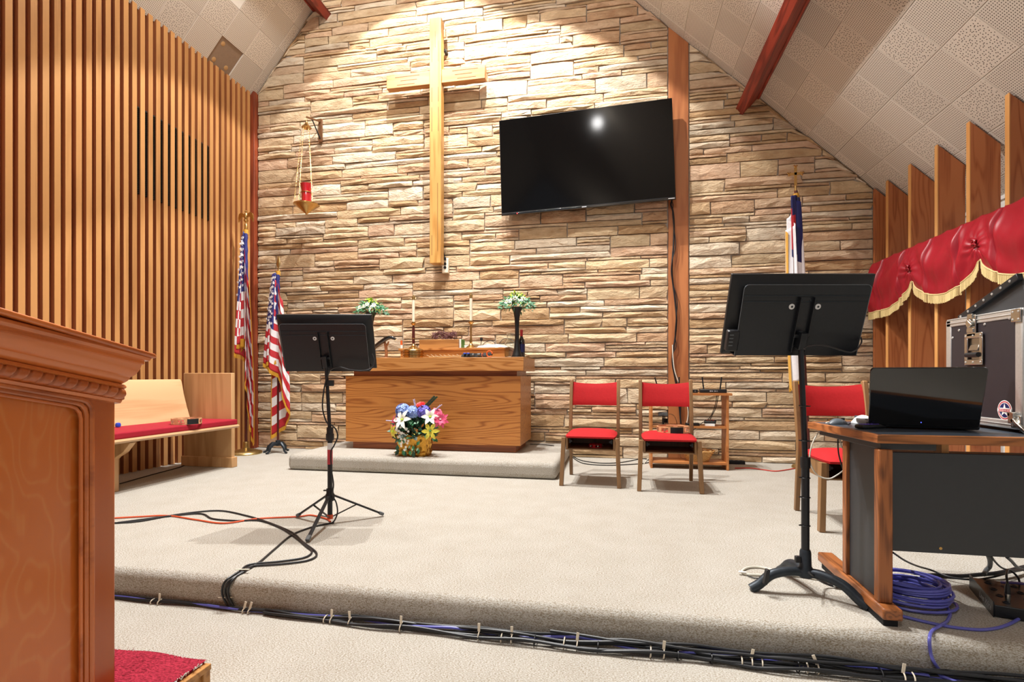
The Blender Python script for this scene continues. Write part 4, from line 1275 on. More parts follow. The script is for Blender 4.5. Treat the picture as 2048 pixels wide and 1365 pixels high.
# slanted mixer rising out of the case
mt = thing('audio_mixer', 'black rack mixer tilted up out of the open road case', 'mixer', (1.66, 2.79, DZ + CH + .007))
b = MB(); b.prism([(y1 - .03, 0), (y0 + .02, 0), (y0 + .055, .125), (y0 + .08, .127)], .02, .48, 'x'); b.build('chassis', M['laminate'], mt, bevel=.003)
b = MB(); d0 = Vector((0, y1 - .06, .0)); d1 = Vector((0, y0 + .05, .138)); b.bar(d0 + Vector((.010, 0, 0)), d1 + Vector((.010, 0, 0)), .024, .03, up=(0, 1, 1)); b.build('rack_rail', M['blackmetal'], mt, bevel=.003)
for k in range(7):
    p = d0.lerp(d1, .06 + .14 * k); b = MB(); b.lathe([(.006, 0), (.005, .003), (0, .004)], seg=8); o = b.build('rack_screw', M['alu'], mt, loc=p + Vector((-.003, 0, 0))); o.rotation_euler = (PI / 2, 0, -PI / 2)
b = MB()
for r_ in range(4):
    for c_ in range(8):
        p = d0.lerp(d1, .25 + .18 * r_) + Vector((.06 + .05 * c_, 0, .006)); b.cyl(p, p + Vector((0, .006, .016)), .008, .006, seg=8)
stuff(b.build('control_knobs', M['black'], mt))

# --- mouse, phone, white mouse on the desk corner
p = onZ(1655, 843, DZ)
t = thing('computer_mouse', 'dark grey corded mouse on the far left corner of the desk', 'mouse', (1.075, 2.86, DZ + .001), R(-60))
b = MB(); b.grid(lambda u, v: (.034 * math.cos(PI * u) * math.sin(PI * max(.02, min(.98, v))) ** .6, (v - .5) * .115, .033 * math.sin(PI * u) * math.sin(PI * max(.02, min(.98, v))) ** .7 * (1 - .3 * v)), 14, 14)
b.build('shell', M['mouse'], t)
b = MB(); b.box((0, .03, .024), (.006, .02, .010)); b.build('wheel', M['black'], t)
t = thing('wireless_mouse', 'white rounded mouse on the desk beside the laptop', 'mouse', (1.215, 2.93, DZ + .001), R(40))
b = MB(); b.grid(lambda u, v: (.036 * math.cos(PI * u) * math.sin(PI * max(.02, min(.98, v))) ** .6, (v - .5) * .11, .042 * math.sin(PI * u) * math.sin(PI * max(.02, min(.98, v))) ** .7), 14, 14); b.build('shell', M['white'], t)
b = MB(); b.box((0, .03, .032), (.006, .02, .010)); b.build('wheel', M['mouse'], t)
t = thing('phone', 'black remote with violet keys lying at the laptop corner', 'remote', (1.135, 2.665, DZ + .001), R(-62))
b = MB(); b.box2((-.024, -.07, 0), (.024, .07, .018)); b.build('body', M['black'], t, bevel=.007, seg=3)
b = MB()
for k in range(5):
    for j in (-1, 0, 1): b.box((j * .012, -.045 + k * .018, .0185), (.008, .009, .003))
b.build('keypad', M['purple'], t)

# ================================================================== ON THE WALL
# --- television
YT = 6.31
tc_ = sum((onY(*p, YT) for p in ((998, 238), (1345, 195), (1003, 432), (1351, 400))), Vector()) / 4
TWd, TH = 2.055, 1.185
t = thing('television', 'large black wall mounted television, switched off, above the red chairs', 'television', tc_, rot=(R(-1.5), R(-1.9), 0))
b = MB(); b.box2((-TWd / 2, .0, -TH / 2), (TWd / 2, .035, TH / 2)); b.box2((-TWd / 2 + .25, .03, -TH / 2 + .05), (TWd / 2 - .25, .075, TH / 2 - .3)); b.build('housing', M['black'], t, bevel=.004)
b = MB(); b.box2((-TWd / 2 + .006, -.003, -TH / 2 + .03), (TWd / 2 - .006, .001, TH / 2 - .006)); b.build('screen', M['screen'], t, smooth=False)
b = MB(); b.box2((-TWd / 2, -.012, -TH / 2 - .008), (TWd / 2, .012, -TH / 2 + .016)); b.build('lower_bezel', M['lid'], t, bevel=.004)
b = MB(); b.box((-.02, -.0135, -TH / 2 + .004), (.055, .002, .010)); b.build('brand_plate', M['greyprint'], t, smooth=False)
b = MB(); b.box((TWd / 2 - .05, -.0135, -TH / 2 + .006), (.07, .002, .006)); b.build('white_sticker', M['led_white'], t, smooth=False)
b = MB(); b.cyl((-.83, -.016, -TH / 2 + .002), (-.83, -.012, -TH / 2 + .002), .006, seg=8); b.build('standby_light', M['ledred'], t)
b = MB(); b.box2((-.35, .075, -.25), (.35, .135, -.19)); b.box2((-.35, .075, .15), (.35, .135, .21)); b.build('wall_bracket', M['iron'], t, bevel=.003)

# --- cross
cx, cy0 = -2.222, 6.25
t = thing('wall_cross', 'tall plain oak cross mounted high on the stone wall', 'cross', (cx, cy0, 2.41))
Hc = 3.07
b = MB(); b.box2((-.075, 0, 0), (.075, .115, Hc)); b.build('upright', M['cross'], t, bevel=.004)
for sx in (-1, 1):
    xo = -.66 if sx < 0 else .635
    b = MB(); b.box2((sx * .075, .018, 2.255), (xo, .11, 2.425)); b.build('arm', M['crossarm'], t, bevel=.004)
    for k, (o, l) in enumerate(((0, .22), (.05, .33), (-.05, .24))):
        b = MB(); xm = sx * (.36 + .02 * k); b.box((xm, .0172, 2.34 + o), (l, .0024, .007)); b.build('inlay_line', M['bronze'], t, smooth=False)
for x in (-.045, .04):
    for z0, z1 in ((2.52, 2.78), (2.20, 2.02), (1.65, 1.95)):
        b = MB(); b.box((x, -.0008, (z0 + z1) / 2), (.006, .0024, abs(z1 - z0))); b.build('inlay_line', M['bronze'], t, smooth=False)
b = MB(); b.box((0, -.0008, 2.80), (.006, .0024, .2)); b.build('inlay_line', M['bronze'], t, smooth=False)
for x, z0, z1 in ((0.03, .15, 1.0), (-.045, .1, .35)):
    b = MB(); b.box((x, -.0008, (z0 + z1) / 2), (.005, .0024, abs(z1 - z0))); b.build('inlay_line', M['bronze'], t, smooth=False)
b = MB()
for z in (.4, 2.3): b.box2((-.04, .115, z), (.04, .205, z + .10))
b.build('wall_mount', M['iron'], t, smooth=False)
p = onY(891, 103, 6.40)
t = thing('spot_camera', 'tiny black camera peeking from behind the upper part of the cross', 'camera', (p.x, 6.40, p.z))
b = MB(); b.cyl((0, -.02, 0), (0, .06, 0), .022, seg=12); b.build('body', M['black'], t)
b = MB(); b.cyl((0, -.026, 0), (0, -.02, 0), .012, seg=12); b.build('lens', M['lid'], t)
p = onY(891, 532, 6.43)
t = thing('wall_outlet', 'ivory double power outlet on the stone wall at the foot of the cross', 'outlet', (p.x, 6.435, p.z))
b = MB(); b.box((0, 0, 0), (.085, .05, .19)); b.build('cover', M['cream'], t, bevel=.006)
for z in (.02, -.025):
    b = MB(); b.lathe([(0, 0), (.019, 0), (.019, .004), (0, .004)], seg=14); o = b.build('socket', M['black'], t, loc=(0, -.025, z)); o.rotation_euler = (PI / 2, 0, 0)
b = MB(); b.box((.0, -.035, .085), (.035, .03, .035)); b.build('plug', M['black'], t, bevel=.004)
cable('cable', [(p.x, 6.40, p.z + .09), (p.x - .01, 6.39, p.z + .16), (p.x - .05, 6.385, p.z + .2), (p.x - .07, 6.385, p.z + .3)], .006, M['cable'], 'short black cord from the outlet up behind the cross')

# --- hanging sanctuary lamp on its bracket
yl = 6.17
pt = onY(613, 236, yl); pw = onY(641, 262, 6.44)
t = thing('lamp_bracket', 'bronze triangular bracket on the stone wall holding the hanging lamp', 'bracket', (pw.x, 6.445, pw.z))
b = MB(); b.box2((-.028, -.012, -.15), (.028, .006, .16)); b.build('wall_plate', M['bronze'], t, bevel=.003)
e_ = Vector((pt.x - pw.x, yl - 6.445, pt.z + .01 - pw.z))
b = MB(); b.bar((0, -.01, .125), e_, .012, .022); b.build('top_arm', M['bronze'], t)
b = MB(); b.bar((0, -.01, -.11), Vector((0, -.01, .125)).lerp(e_, .62), .010, .012); b.build('brace', M['iron'], t)
zt = pt.z; zr = onY(614, 409, yl).z; zb_ = onY(614, 429, yl).z
t = thing('sanctuary_lamp', 'hanging brass bowl lamp with red glass candle holder on chains', 'lamp', (pt.x + .0, yl, zb_))
Hh = zt - zb_
b = MB(); b.lathe([(0, -.005), (.012, .0), (.018, .012), (.05, .035), (.11, .085), (.145, .11), (.163, .118), (.163, .128), (.12, .126), (.05, .10), (0, .095)], seg=36); b.build('bowl', M['brass'], t, angle=50)
zg = zr - zb_ - .02
b = MB(); b.lathe([(0, zg), (.060, zg), (.062, zg + .1), (.064, zg + .2), (.080, zg + .28), (.075, zg + .28), (.058, zg + .2), (.055, zg + .02), (0, zg + .02)], seg=28); b.build('red_glass', M['redglass'], t, angle=50)
b = MB(); b.tube([(.068 * math.cos(a), .068 * math.sin(a), zg + .17) for a in [2 * PI * i / 28 for i in range(29)]], .005, 6, cap=False); b.build('glass_ring', M['brass'], t)
def chain(p0, p1, parent, r=.0045, link=.019, name='chain'):
    p0, p1 = Vector(p0), Vector(p1); n = max(2, int((p1 - p0).length / link)); b = MB(); d = (p1 - p0) / n; dn = d.normalized()
    a = dn.cross(Vector((0, 1, 0))); a.normalize(); c = dn.cross(a)
    for k in range(n):
        m = p0 + d * (k + .5); s_ = a if k % 2 else c
        pts = [m + dn * (link * .62 * math.cos(q)) + s_ * (r * math.sin(q)) for q in [2 * PI * i / 8 for i in range(9)]]
        b.tube(pts, .0014, 4, cap=False)
    return b.build(name, M['brass'], parent)
hub = Vector((0, 0, Hh - .10))
for k, a in enumerate((R(205), R(330), R(90), R(265))):
    top_ = hub + Vector((.055 * math.cos(a), .055 * math.sin(a), -.03)); chain(top_, (.152 * math.cos(a), .152 * math.sin(a), .125), t)
b = MB(); b.lathe([(0, -.02), (.015, -.015), (.05, -.035), (.064, -.03), (.05, -.01), (.02, .02), (.012, .05), (0, .06)], c=hub, seg=20); b.build('crown', M['brass'], t)
chain(hub + Vector((0, 0, .055)), (0, 0, Hh), t)

# ================================================================== FLAGS
def interp(tab, s):
    for a, c in zip(tab[:-1], tab[1:]):
        if s <= c[0]:
            f = (s - a[0]) / max(1e-6, c[0] - a[0]); f = f * f * (3 - 2 * f) * .6 + f * .4
            return [a[i] + (c[i] - a[i]) * f for i in range(1, len(a))]
    return list(tab[-1][1:])
def star_pts(c, ex, ez, r):
    return [c + (ex * math.sin(PI * k / 5) + ez * math.cos(PI * k / 5)) * (r if k % 2 == 0 else r * .4) for k in range(10)]
def drape(parent, ztop, hl, path, droptab, lean=(0, 0), topk=.18, kind='stars', fringe=True, flip=False, fold=.008, nfold=9):
    def S(s, v):
        dx, dy = interp(path, s)
        k = topk + (1 - topk) * min(1, v * 1.0 + .35 * s) ** .75
        wob = fold * math.sin(nfold * 2 * PI * s + 3 * v) * (.3 + v)
        dz = interp(droptab, s)[0]
        z = ztop - v * hl - dz * (.55 + .45 * v) + .01 * math.sin(7 * s + 5 * v)
        return Vector((dx * k + lean[0] * (z), -.022 + dy * k + lean[1] * z + wob - .012, z))
    if kind == 'stars':
        mf = lambda s, v: 2 if (s < .40 and v < 7 / 13) else (0 if int(v * 13) % 2 == 0 else 1)
        mats = [M['flagred'], M['flagwhite'], M['flagblue']]
    else:
        def mf(s, v):
            if s < .46 and v < .46:
                if abs(s - .25) < .035 and .10 < v < .40: return 0
                if abs(v - .20) < .045 and .12 < s < .38: return 0
                return 2
            return 1
        mats = [M['flagred'], M['flagwhite'], M['navy']]
    b = MB(); b.grid(S, 90, 52, mf); cl = b.build('cloth', mats, parent, solid=.002, angle=80)
    if kind == 'stars':
        b = MB()
        for r_ in range(9):
            for c_ in range(6 if r_ % 2 == 0 else 5):
                s = (.4 / 12) * (2 * c_ + (1 if r_ % 2 == 0 else 2)); v = (7 / 13 / 10) * (r_ + 1)
                c0 = S(s, v); ts = (S(s + .01, v) - S(s - .01, v)); tv = (S(s, v + .01) - S(s, v - .01))
                n_ = ts.cross(tv).normalized()
                if n_.y > 0: n_ = -n_
                ez = -tv.normalized(); ez = (ez - n_ * ez.dot(n_)).normalized(); ex = ez.cross(n_).normalized()
                b.poly(star_pts(c0 + n_ * .006, ex, ez, .024))
        stuff(b.build('star_field', M['flagwhite'], cl, smooth=False, recalc=False))
    # gold fringe along the lower and the fly edge
    b = MB(); n = 190
    rr = random.Random(5)
    for i in range(n):
        s = (i + .5) / n; p = S(s, 1); q = S(min(1, s + .5 / n), 1); d = (q - p)
        if d.length < 1e-5: continue
        d.normalize(); l = .048 + .006 * rr.random()
        b.bar(p, p + Vector((0, -.004, -l)), .0075, .002)
    n = 150
    for i in range(n):
        v = (i + .5) / n; p = S(1, v); b.bar(p, p + Vector((.022, -.018, -.034)), .007, .0022, up=(0, 1, 0))
    stuff(b.build('gold_fringe', M['gold'], cl, smooth=False))
    # pole sleeve
    zs = [ztop - .02 - hl * .52 * k / 14 for k in range(15)]
    b = MB(); b.tube([(lean[0] * z + .006, lean[1] * z - .016 + .003 * math.sin(k * 2.3), z) for k, z in enumerate(zs)], .03, 10, radii=[.024 + .004 * math.sin(k * 1.9) + .0006 * k for k in range(15)]); b.build('pole_sleeve', M['navy'] if kind != 'stars' else M['flagblue'], cl)
    b = MB(); b.tube([(lean[0] * z, lean[1] * z - .01, z) for z in (ztop - hl * .54, ztop - hl * .97)], .024, 10); b.build('pole_sleeve', M['flagwhite'], cl)
    b = MB(); b.tube([(lean[0] * z, lean[1] * z, z) for z in (ztop - .03, ztop + .03)], .029, 10); b.build('sleeve_fringe', M['gold'], cl)
    return S

# 1: corner flag with the eagle
f1 = onZ(492, 908, 0)
t = thing('united_states_flag', 'tall american flag with eagle finial in the corner, on a round brass base', 'flag', (f1.x, f1.y, 0), group='american flags on poles')
b = MB(); b.lathe([(.19, 0), (.195, .012), (.185, .03), (.12, .05), (.05, .065), (.035, .075), (.033, .15), (.028, .155), (0, .155)], seg=40); b.build('base', M['satinbrass'], t, angle=50)
b = MB(); b.tube([(0, 0, .15), (0, 0, 2.88)], .018, 12); b.build('pole', M['poledark'], t)
b = MB(); b.cyl((0, 0, 1.18), (0, 0, 1.21), .021, seg=12); b.build('pole_joint', M['brass'], t)
b = MB(); b.lathe([(.019, 2.86), (.019, 2.94), (.012, 2.95), (.012, 2.965), (.028, 2.985), (.028, 3.0), (.010, 3.01), (0, 3.015)], seg=14); b.build('ferrule', M['brass'], t)
b = MB(); b.lathe([(0, 0), (.02, .01), (.028, .04), (.022, .075), (.012, .09), (.016, .1), (.014, .115), (0, .125)], c=(0, 0, 3.0), seg=12)
b.bar((0, -.01, 3.11), (0, -.03, 3.105), .01, .01, w1=.003, d1=.003)
for sx in (-1, 1):
    pts = [(sx * .015, 3.03), (sx * .05, 3.04), (sx * .085, 3.0), (sx * .105, 2.97), (sx * .112, 3.03), (sx * .10, 3.075), (sx * .07, 3.095), (sx * .03, 3.085)]
    b.prism(pts, -.006, .006, 'y')
b.build('eagle', M['brass'], t, bevel=.002)
path1 = [(0, 0, 0), (.14, -.075, -.03), (.24, -.03, .02), (.36, -.10, -.045), (.46, .01, .03), (.56, .055, -.05), (.66, .03, .02), (.78, .12, -.05), (.88, .09, .02), (1.0, .155, -.03)]
drop1 = [(0, 0), (.2, .03), (.4, .16), (.6, .55), (.8, 1.05), (1, 1.25)]
drape(t, 2.84, 1.42, path1, drop1, topk=.12)
b = MB(); b.tube([(.0, -.03, 1.42), (-.03, -.05, 1.36), (.03, -.055, 1.34), (0, -.04, 1.42)], .006, 6); b.box((-.01, -.05, 1.42), (.05, .02, .10)); b.build('gold_tassel', M['gold'], t)
# 2: flag between the corner and the dais
f2 = onZ(556, 906, 0)
t = thing('united_states_flag', 'shorter american flag with spear finial on a dark iron foot, left of the altar', 'flag', (f2.x, f2.y, 0), group='american flags on poles')
b = MB(); b.lathe([(.03, .09), (.034, .10), (.03, .16), (.02, .165), (0, .165)], seg=14)
for a in (R(200), R(-20), R(255), R(80)):
    d = Vector((math.cos(a), math.sin(a), 0)); b.tube([d * .01 + Vector((0, 0, .115)), d * .07 + Vector((0, 0, .12)), d * .12 + Vector((0, 0, .08)), d * .135 + Vector((0, 0, .03)), d * .165 + Vector((0, 0, .012)), d * .18 + Vector((0, 0, .012))], .02, 8, radii=[.026, .024, .018, .014, .014, .012])
b.build('iron_foot', M['iron'], t)
b = MB(); b.tube([(0, 0, .15), (.006, 0, 2.36)], .014, 12); b.build('pole', M['poledark'], t)
b = MB(); b.lathe([(.014, 0), (.016, .02), (.008, .03), (.010, .06), (.03, .09), (.024, .14), (.010, .19), (0, .215)], c=(.006, 0, 2.35), seg=12, sy=.35); b.build('spear_finial', M['satinbrass'], t)
path2 = [(0, 0, 0), (.12, -.09, -.04), (.25, -.17, -.02), (.36, -.06, -.05), (.46, .03, .01), (.60, .13, -.05), (.74, .20, -.01), (.84, .10, .05), (.92, .0, .04), (1.0, -.09, .01)]
drop2 = [(0, 0), (.25, .05), (.46, .20), (.7, .62), (.85, .85), (1, .98)]
drape(t, 2.33, 1.12, path2, drop2, topk=.22, fold=.006)
# 3: christian flag on the right
f3 = Vector((2.0, 6.17, 0))
t = thing('christian_flag', 'white flag with blue canton on a leaning pole topped by a gilt cross', 'flag', (onY(1619, 900, 6.17).x, 6.17, 0))
lz = (onY(1591, 370, 6.17).x - onY(1619, 900, 6.17).x) / 3.1
b = MB(); b.lathe([(.17, 0), (.175, .012), (.165, .03), (.10, .05), (.045, .065), (.032, .075), (.03, .14), (0, .14)], seg=32); b.build('base', M['satinbrass'], t, angle=50)
b = MB(); b.tube([(lz * .1, 0, .12), (lz * 3.0, 0, 3.0)], .018, 12); b.build('pole', M['poledark'], t)
zc0 = onY(1591, 372, 6.17).z
b = MB(); cxx = lz * 3.1
b.cyl((cxx, 0, zc0 - .06), (cxx, 0, zc0 + .0), .012, seg=8); b.box((cxx, 0, zc0 + .10), (.026, .012, .20)); b.box((cxx, 0, zc0 + .13), (.13, .012, .026))
for dx, dz in ((-.065, .13), (.065, .13), (0, .205)):
    for ox, oz in ((0, 0), (.014, .012), (-.014, .012), (0, -.014)): b.lathe([(0, -.013), (.013, 0), (0, .013)], c=(cxx + dx + ox * .8, 0, zc0 + dz + oz), seg=8, sy=.6)
b.build('gilt_cross', M['brass'], t)
path3 = [(0, 0, 0), (.12, -.05, -.045), (.25, -.11, -.05), (.36, -.06, -.035), (.46, .04, -.03), (.60, -.09, -.02), (.74, -.16, -.01), (.86, -.06, -.06), (1.0, -.18, -.03)]
drop3 = [(0, 0), (.25, .04), (.46, .14), (.7, .42), (1, .70)]
drape(t, 2.94, 1.36, path3, drop3, lean=(lz, 0), topk=.62, kind='cross', fold=.006)

# ================================================================== RED SATIN VALANCE
VX = 2.765
peaks = [5.57, 4.635, 3.70]
Y1v, Y0v = 6.435, 3.38
def vbot(y):
    for a, c in ((5.57, 4.635), (4.635, 3.70), (3.70, 2.765)):
        if c <= y <= a:
            f = (a - y) / (a - c); return 1.895 - .205 * math.sin(PI * f) ** .62
    f = min(1, (y - 5.57) / .52); return 1.895 - .215 * math.sin(PI / 2 * f) ** .7
finc = [y - .022 for y in FINY] + [6.44]
def VS(u, v):
    y = Y1v + (Y0v - Y1v) * u
    df = min(abs(y - q) for q in finc)
    zt = 2.235 - .012 * math.sin(PI * min(1, df / .216))
    zb = vbot(y)
    z = zt + (zb - zt) * v
    x = -.012 - .060 * math.sin(PI * v * .9) ** .8
    # tuck where it is pinned on the fins
    x += .050 * math.exp(-((df - .0) / .016) ** 2) * (1 - v * .75)
    x -= .014 * math.exp(-((df - .035) / .022) ** 2) * (1 - .35 * v) * min(1, v * 4)
    # folds radiating from the gathers
    for pk in peaks:
        dy = y - pk; dz = z - 1.99
        r = math.hypot(dy, dz * 1.2)
        if r < .42:
            a = math.atan2(dz, dy)
            w = math.exp(-(r / .12) ** 2)
            x += w * (.009 * math.sin(a * 11 + 1.5 * math.sin(r * 20)) * min(1, r / .03) + .022 * math.exp(-(r / .03) ** 2))
    # long soft drapery folds hanging between the gathers
    for a, c in ((6.505, 5.57), (5.57, 4.635), (4.635, 3.70), (3.70, 2.765)):
        if c <= y <= a:
            f = (a - y) / (a - c); g = (f - .5)
            sag = v * .5 + .5 * g * g * 4
            x += .014 * math.sin(sag * 19 + g * 4) * (1 - abs(2 * v - 1) ** 4) * (1 - abs(2 * f - 1) ** 6)
            x += .006 * math.sin(f * 34 + 2 * v) * v
    return Vector((x, y - 4.9, z))
t = thing('valance', 'red satin valance with scalloped swags and pale gold fringe on the wood fins', 'valance', (VX, 4.9, 0))
b = MB(); b.grid(VS, 420, 46); b.build('satin_swag', M['satin'], t, solid=.002, angle=180)
b = MB(); n = 430; rr = random.Random(9)
for i in range(n):
    u = (i + .5) / n; p = VS(u, .985); q = Vector((0, (Y0v - Y1v) / n * .5, 0))
    l = .074 + .006 * rr.random()
    b.bar(p + Vector((-.004, 0, .0)), p + Vector((-.006 + .004 * rr.random(), 0, -l)), (Y1v - Y0v) / n * .86, .004, up=(1, 0, 0))
stuff(b.build('fringe_strands', M['palefringe'], t, smooth=False))
b = MB(); b.tube([VS(k / 200, .985) + Vector((-.005, 0, .0)) for k in range(201)], .006, 6); b.build('fringe_heading', M['palefringe'], t)
for pk in peaks[:2]:
    b = MB()
    u = (pk - Y1v) / (Y0v - Y1v)
    for k in range(5):
        a = k * 1.3; b.tube([VS(u, .62) + Vector((-.012 - .006 * math.sin(q), .022 * math.cos(q + a), .012 * (k - 2) + .012 * math.sin(q))) for q in [2 * PI * i / 10 for i in range(8)]], .007, 6)
    b.build('gather_rosette', M['satin'], t)

# ================================================================== ON AND BEFORE THE ALTAR
rf = random.Random(33)
def leaf_geo(b, p, d, n_, l, w, bend=.2):
    d = d.normalized(); s = d.cross(n_); 
    if s.length < 1e-3: s = d.cross(Vector((1, 0, 0)))
    s.normalize(); up = s.cross(d)
    a = p; m = p + d * l * .5; e = p + d * l - up * l * bend
    v = [a, m - s * w / 2 - up * l * bend * .1, m + up * w * .10, m + s * w / 2 - up * l * bend * .1, e]
    V = [b.bm.verts.new(q) for q in v]
    for f in ((0, 1, 2), (0, 2, 3), (1, 4, 2), (2, 4, 3)):
        fc = b.bm.faces.new([V[i] for i in f]); fc.material_index = b.mi
def petal_geo(b, p, d, n_, l, w, curl=.35):
    d = d.normalized(); s = d.cross(n_).normalized(); up = s.cross(d)
    rows = []
    for k, (f, ww) in enumerate(((0, .15), (.3, .75), (.6, 1.0), (.85, .55), (1, .04))):
        c = p + d * l * f + up * l * curl * (f * (1 - f) * 2 - f * f * .6)
        rows.append([b.bm.verts.new(c - s * w / 2 * ww), b.bm.verts.new(c - up * w * .12 * ww), b.bm.verts.new(c + s * w / 2 * ww)])
    for a, c in zip(rows[:-1], rows[1:]):
        for k in range(2):
            fc = b.bm.faces.new((a[k], a[k + 1], c[k + 1], c[k])); fc.material_index = b.mi
def blossom(name, parent, c, axis, r, n, w, mat, centre=None, tilt=.55, curl=.35, layers=1, label=None):
    axis = Vector(axis).normalized(); a = axis.orthogonal().normalized(); e = axis.cross(a)
    b = MB()
    for L_ in range(layers):
        for k in range(n):
            q = 2 * PI * (k + .5 * L_) / n + .3
            d = (a * math.cos(q) + e * math.sin(q)) + axis * (tilt + .5 * L_)
            petal_geo(b, Vector((0, 0, 0)), d, axis, r * (1 - .2 * L_), w)
    o = b.build(name, mat, parent, loc=c, recalc=False)
    if centre:
        b = MB(); b.lathe([(0, -.006), (.35 * w, 0), (.3 * w, .008), (0, .012)], seg=8); q = b.build('flower_centre', centre, o, loc=axis * r * .18)
    if label: o['label'] = label
    return o
# --- flower basket
fb = Vector((onZ(835, 909, .165).x, 5.21, .165))
t = thing('flower_basket', 'square gold wrapped basket of silk lilies and hydrangeas on the dais', 'flower arrangement', fb)
b = MB(); seg = 48; rows = []
for i, (r, z) in enumerate(((.170, 0), (.178, .01), (.186, .04), (.182, .08), (.188, .12), (.194, .165), (.205, .20), (.212, .215))):
    row = []
    for k in range(seg):
        a = 2 * PI * k / seg; ca, sa = math.cos(a), math.sin(a)
        sq = 1 / max(abs(ca), abs(sa)) * .55 + .45
        q = r * sq * .93 + .006 * math.sin(k * 2.1 + i * 1.9) + rf.uniform(-.004, .004)
        row.append(b.bm.verts.new((q * ca * 1.0, q * sa * .62, z + (.010 * math.sin(k * 1.3) if i == 7 else 0))))
    rows.append(row)
for a, c in zip(rows[:-1], rows[1:]):
    for k in range(seg): b.bm.faces.new((a[k], a[(k + 1) % seg], c[(k + 1) % seg], c[k]))
b.bm.faces.new(rows[0]); b.build('foil_wrapped_basket', M['foil'], t, solid=.003, angle=30)
b = MB(); b.tube([(-.18, -.12, .04), (-.05, -.127, .075), (.06, -.127, .03), (.18, -.118, .05)], .006, 6); b.build('foil_twist', M['foil'], t)
b = MB(); b.box((0, 0, .10), (.30, .16, .19)); b.build('floral_foam', M['darkleaf'], t)
for mat_, nn, sz in (('darkleaf', 170, .085), ('greenleaf', 110, .07), ('paleleaf', 46, .045)):
    b = MB()
    for k in range(nn):
        a = rf.uniform(0, 2 * PI); e = rf.uniform(-.1, 1.35); R_ = rf.uniform(.10, .215) if mat_ == 'darkleaf' else rf.uniform(.15, .235)
        d = Vector((math.cos(a) * math.cos(e) * 1.0, math.sin(a) * math.cos(e) * .62, math.sin(e)))
        p = Vector((0, 0, .20)) + Vector((d.x * R_, d.y * R_, d.z * R_ * 1.0))
        leaf_geo(b, p, d + Vector((rf.uniform(-.7, .7), rf.uniform(-.7, .3), rf.uniform(-.7, .5))), Vector((rf.uniform(-.4, .4), -.8, .5)), sz * rf.uniform(.7, 1.3), sz * rf.uniform(.4, .62), rf.uniform(0, .4))
    for k in range(7 if mat_ != 'darkleaf' else 4):      # spilling over the front
        p = Vector((rf.uniform(-.13, .12), -.125 - rf.random() * .03, rf.uniform(.06, .21)))
        leaf_geo(b, p, Vector((rf.uniform(-.6, .6), -.3, -.8)), Vector((0, -1, .2)), sz * .9, sz * .55, .1)
    stuff(b.build('foliage', M[mat_], t, recalc=False))
def fpos(px, py, dy=-.13):
    p = onY(px, py, fb.y + dy); return (p.x - fb.x, dy, p.z - fb.z)
blossom('lily', t, fpos(806, 841, -.13), (-.3, -.9, .35), .115, 6, .05, M['petalwhite'], M['lime'], .35, label='large white lily on the left')
blossom('lily', t, fpos(861, 835, -.13), (.1, -.9, .3), .095, 6, .045, M['petalwhite'], M['lime'], .5, label='white lily at the right')
blossom('lily', t, fpos(880, 840, -.11), (.45, -.85, .2), .095, 7, .038, M['petalpink'], M['petalwhite'], .35, layers=2, label='pink lily on the right')
blossom('lily', t, fpos(872, 828, -.06), (.3, -.6, .6), .07, 6, .05, M['petalpink'], None, .4, label='small pink lily behind the right one')
blossom('lily', t, fpos(791, 847, -.08), (-.7, -.6, .1), .085, 6, .045, M['petalpink'], None, .4, label='pink lily at the far left')
blossom('lily', t, fpos(797, 832, -.05), (-.7, -.5, .3), .06, 6, .04, M['petalviolet'], None, .4, label='magenta bloom at the left')
blossom('lily', t, fpos(861, 863, -.16), (.1, -.97, .1), .095, 6, .042, M['petalyellow'], M['greenleaf'], .15, label='yellow lily at the front')
blossom('lily', t, fpos(788, 863, -.11), (-.6, -.75, -.1), .075, 6, .04, M['petalyellow'], M['lime'], .25, label='yellow lily at the left edge')
def hydrangea(c, r, mat, label):
    b = MB()
    for k in range(90):
        a = rf.uniform(0, 2 * PI); e = math.asin(rf.uniform(-.6, 1)); d = Vector((math.cos(a) * math.cos(e), math.sin(a) * math.cos(e), math.sin(e)))
        p = d * r; o = d.orthogonal().normalized(); q = d.cross(o)
        for i in range(4):
            g = i * PI / 2 + k
            leaf_geo(b, p, o * math.cos(g) + q * math.sin(g) + d * .25, d, r * .3, r * .26, 0)
    b.lathe([(0, -r * .9), (r * .7, -r * .6), (r * .93, 0), (r * .7, r * .6), (0, r * .9)], seg=12)
    o = b.build('hydrangea', mat, t, loc=c, recalc=False); o['label'] = label
hydrangea(fpos(806, 822, -.04), .072, M['petalblue'], 'pale blue hydrangea')
hydrangea(fpos(825, 826, -.05), .068, M['petalblue'], 'second pale blue hydrangea')
hydrangea(fpos(848, 825, -.04), .070, M['petalviolet'], 'violet blue hydrangea')
blossom('rose', t, fpos(842, 814, -.02), (0, -.5, .85), .06, 8, .06, M['petalred'], None, .9, curl=.1, layers=2, label='red bloom at the top')
for px, py, dx in ((829, 806, -.2), (877, 815, .9), (779, 842, -1.0)):
    b = MB(); c = Vector(fpos(px, py, -.05)); d = Vector((dx * .7, 0, .6)).normalized()
    if dx == -1.0: d = Vector((-1, 0, .05)).normalized()
    b.tube([c - d * .09, c + d * .02], .003, 5)
    for k in range(16):
        q = c + d * (-.04 + .005 * k); a = k * 2.1; b.lathe([(0, -.006), (.006, 0), (0, .006)], c=q + Vector((.008 * math.cos(a), .008 * math.sin(a), 0)), seg=6)
    b.build('lavender_spray', M['lavender'], t)
b = MB(); p0 = Vector(fpos(852, 815, -.03)); p1 = Vector(fpos(871, 795, -.05)); b.tube([p0, p1], .003, 5)
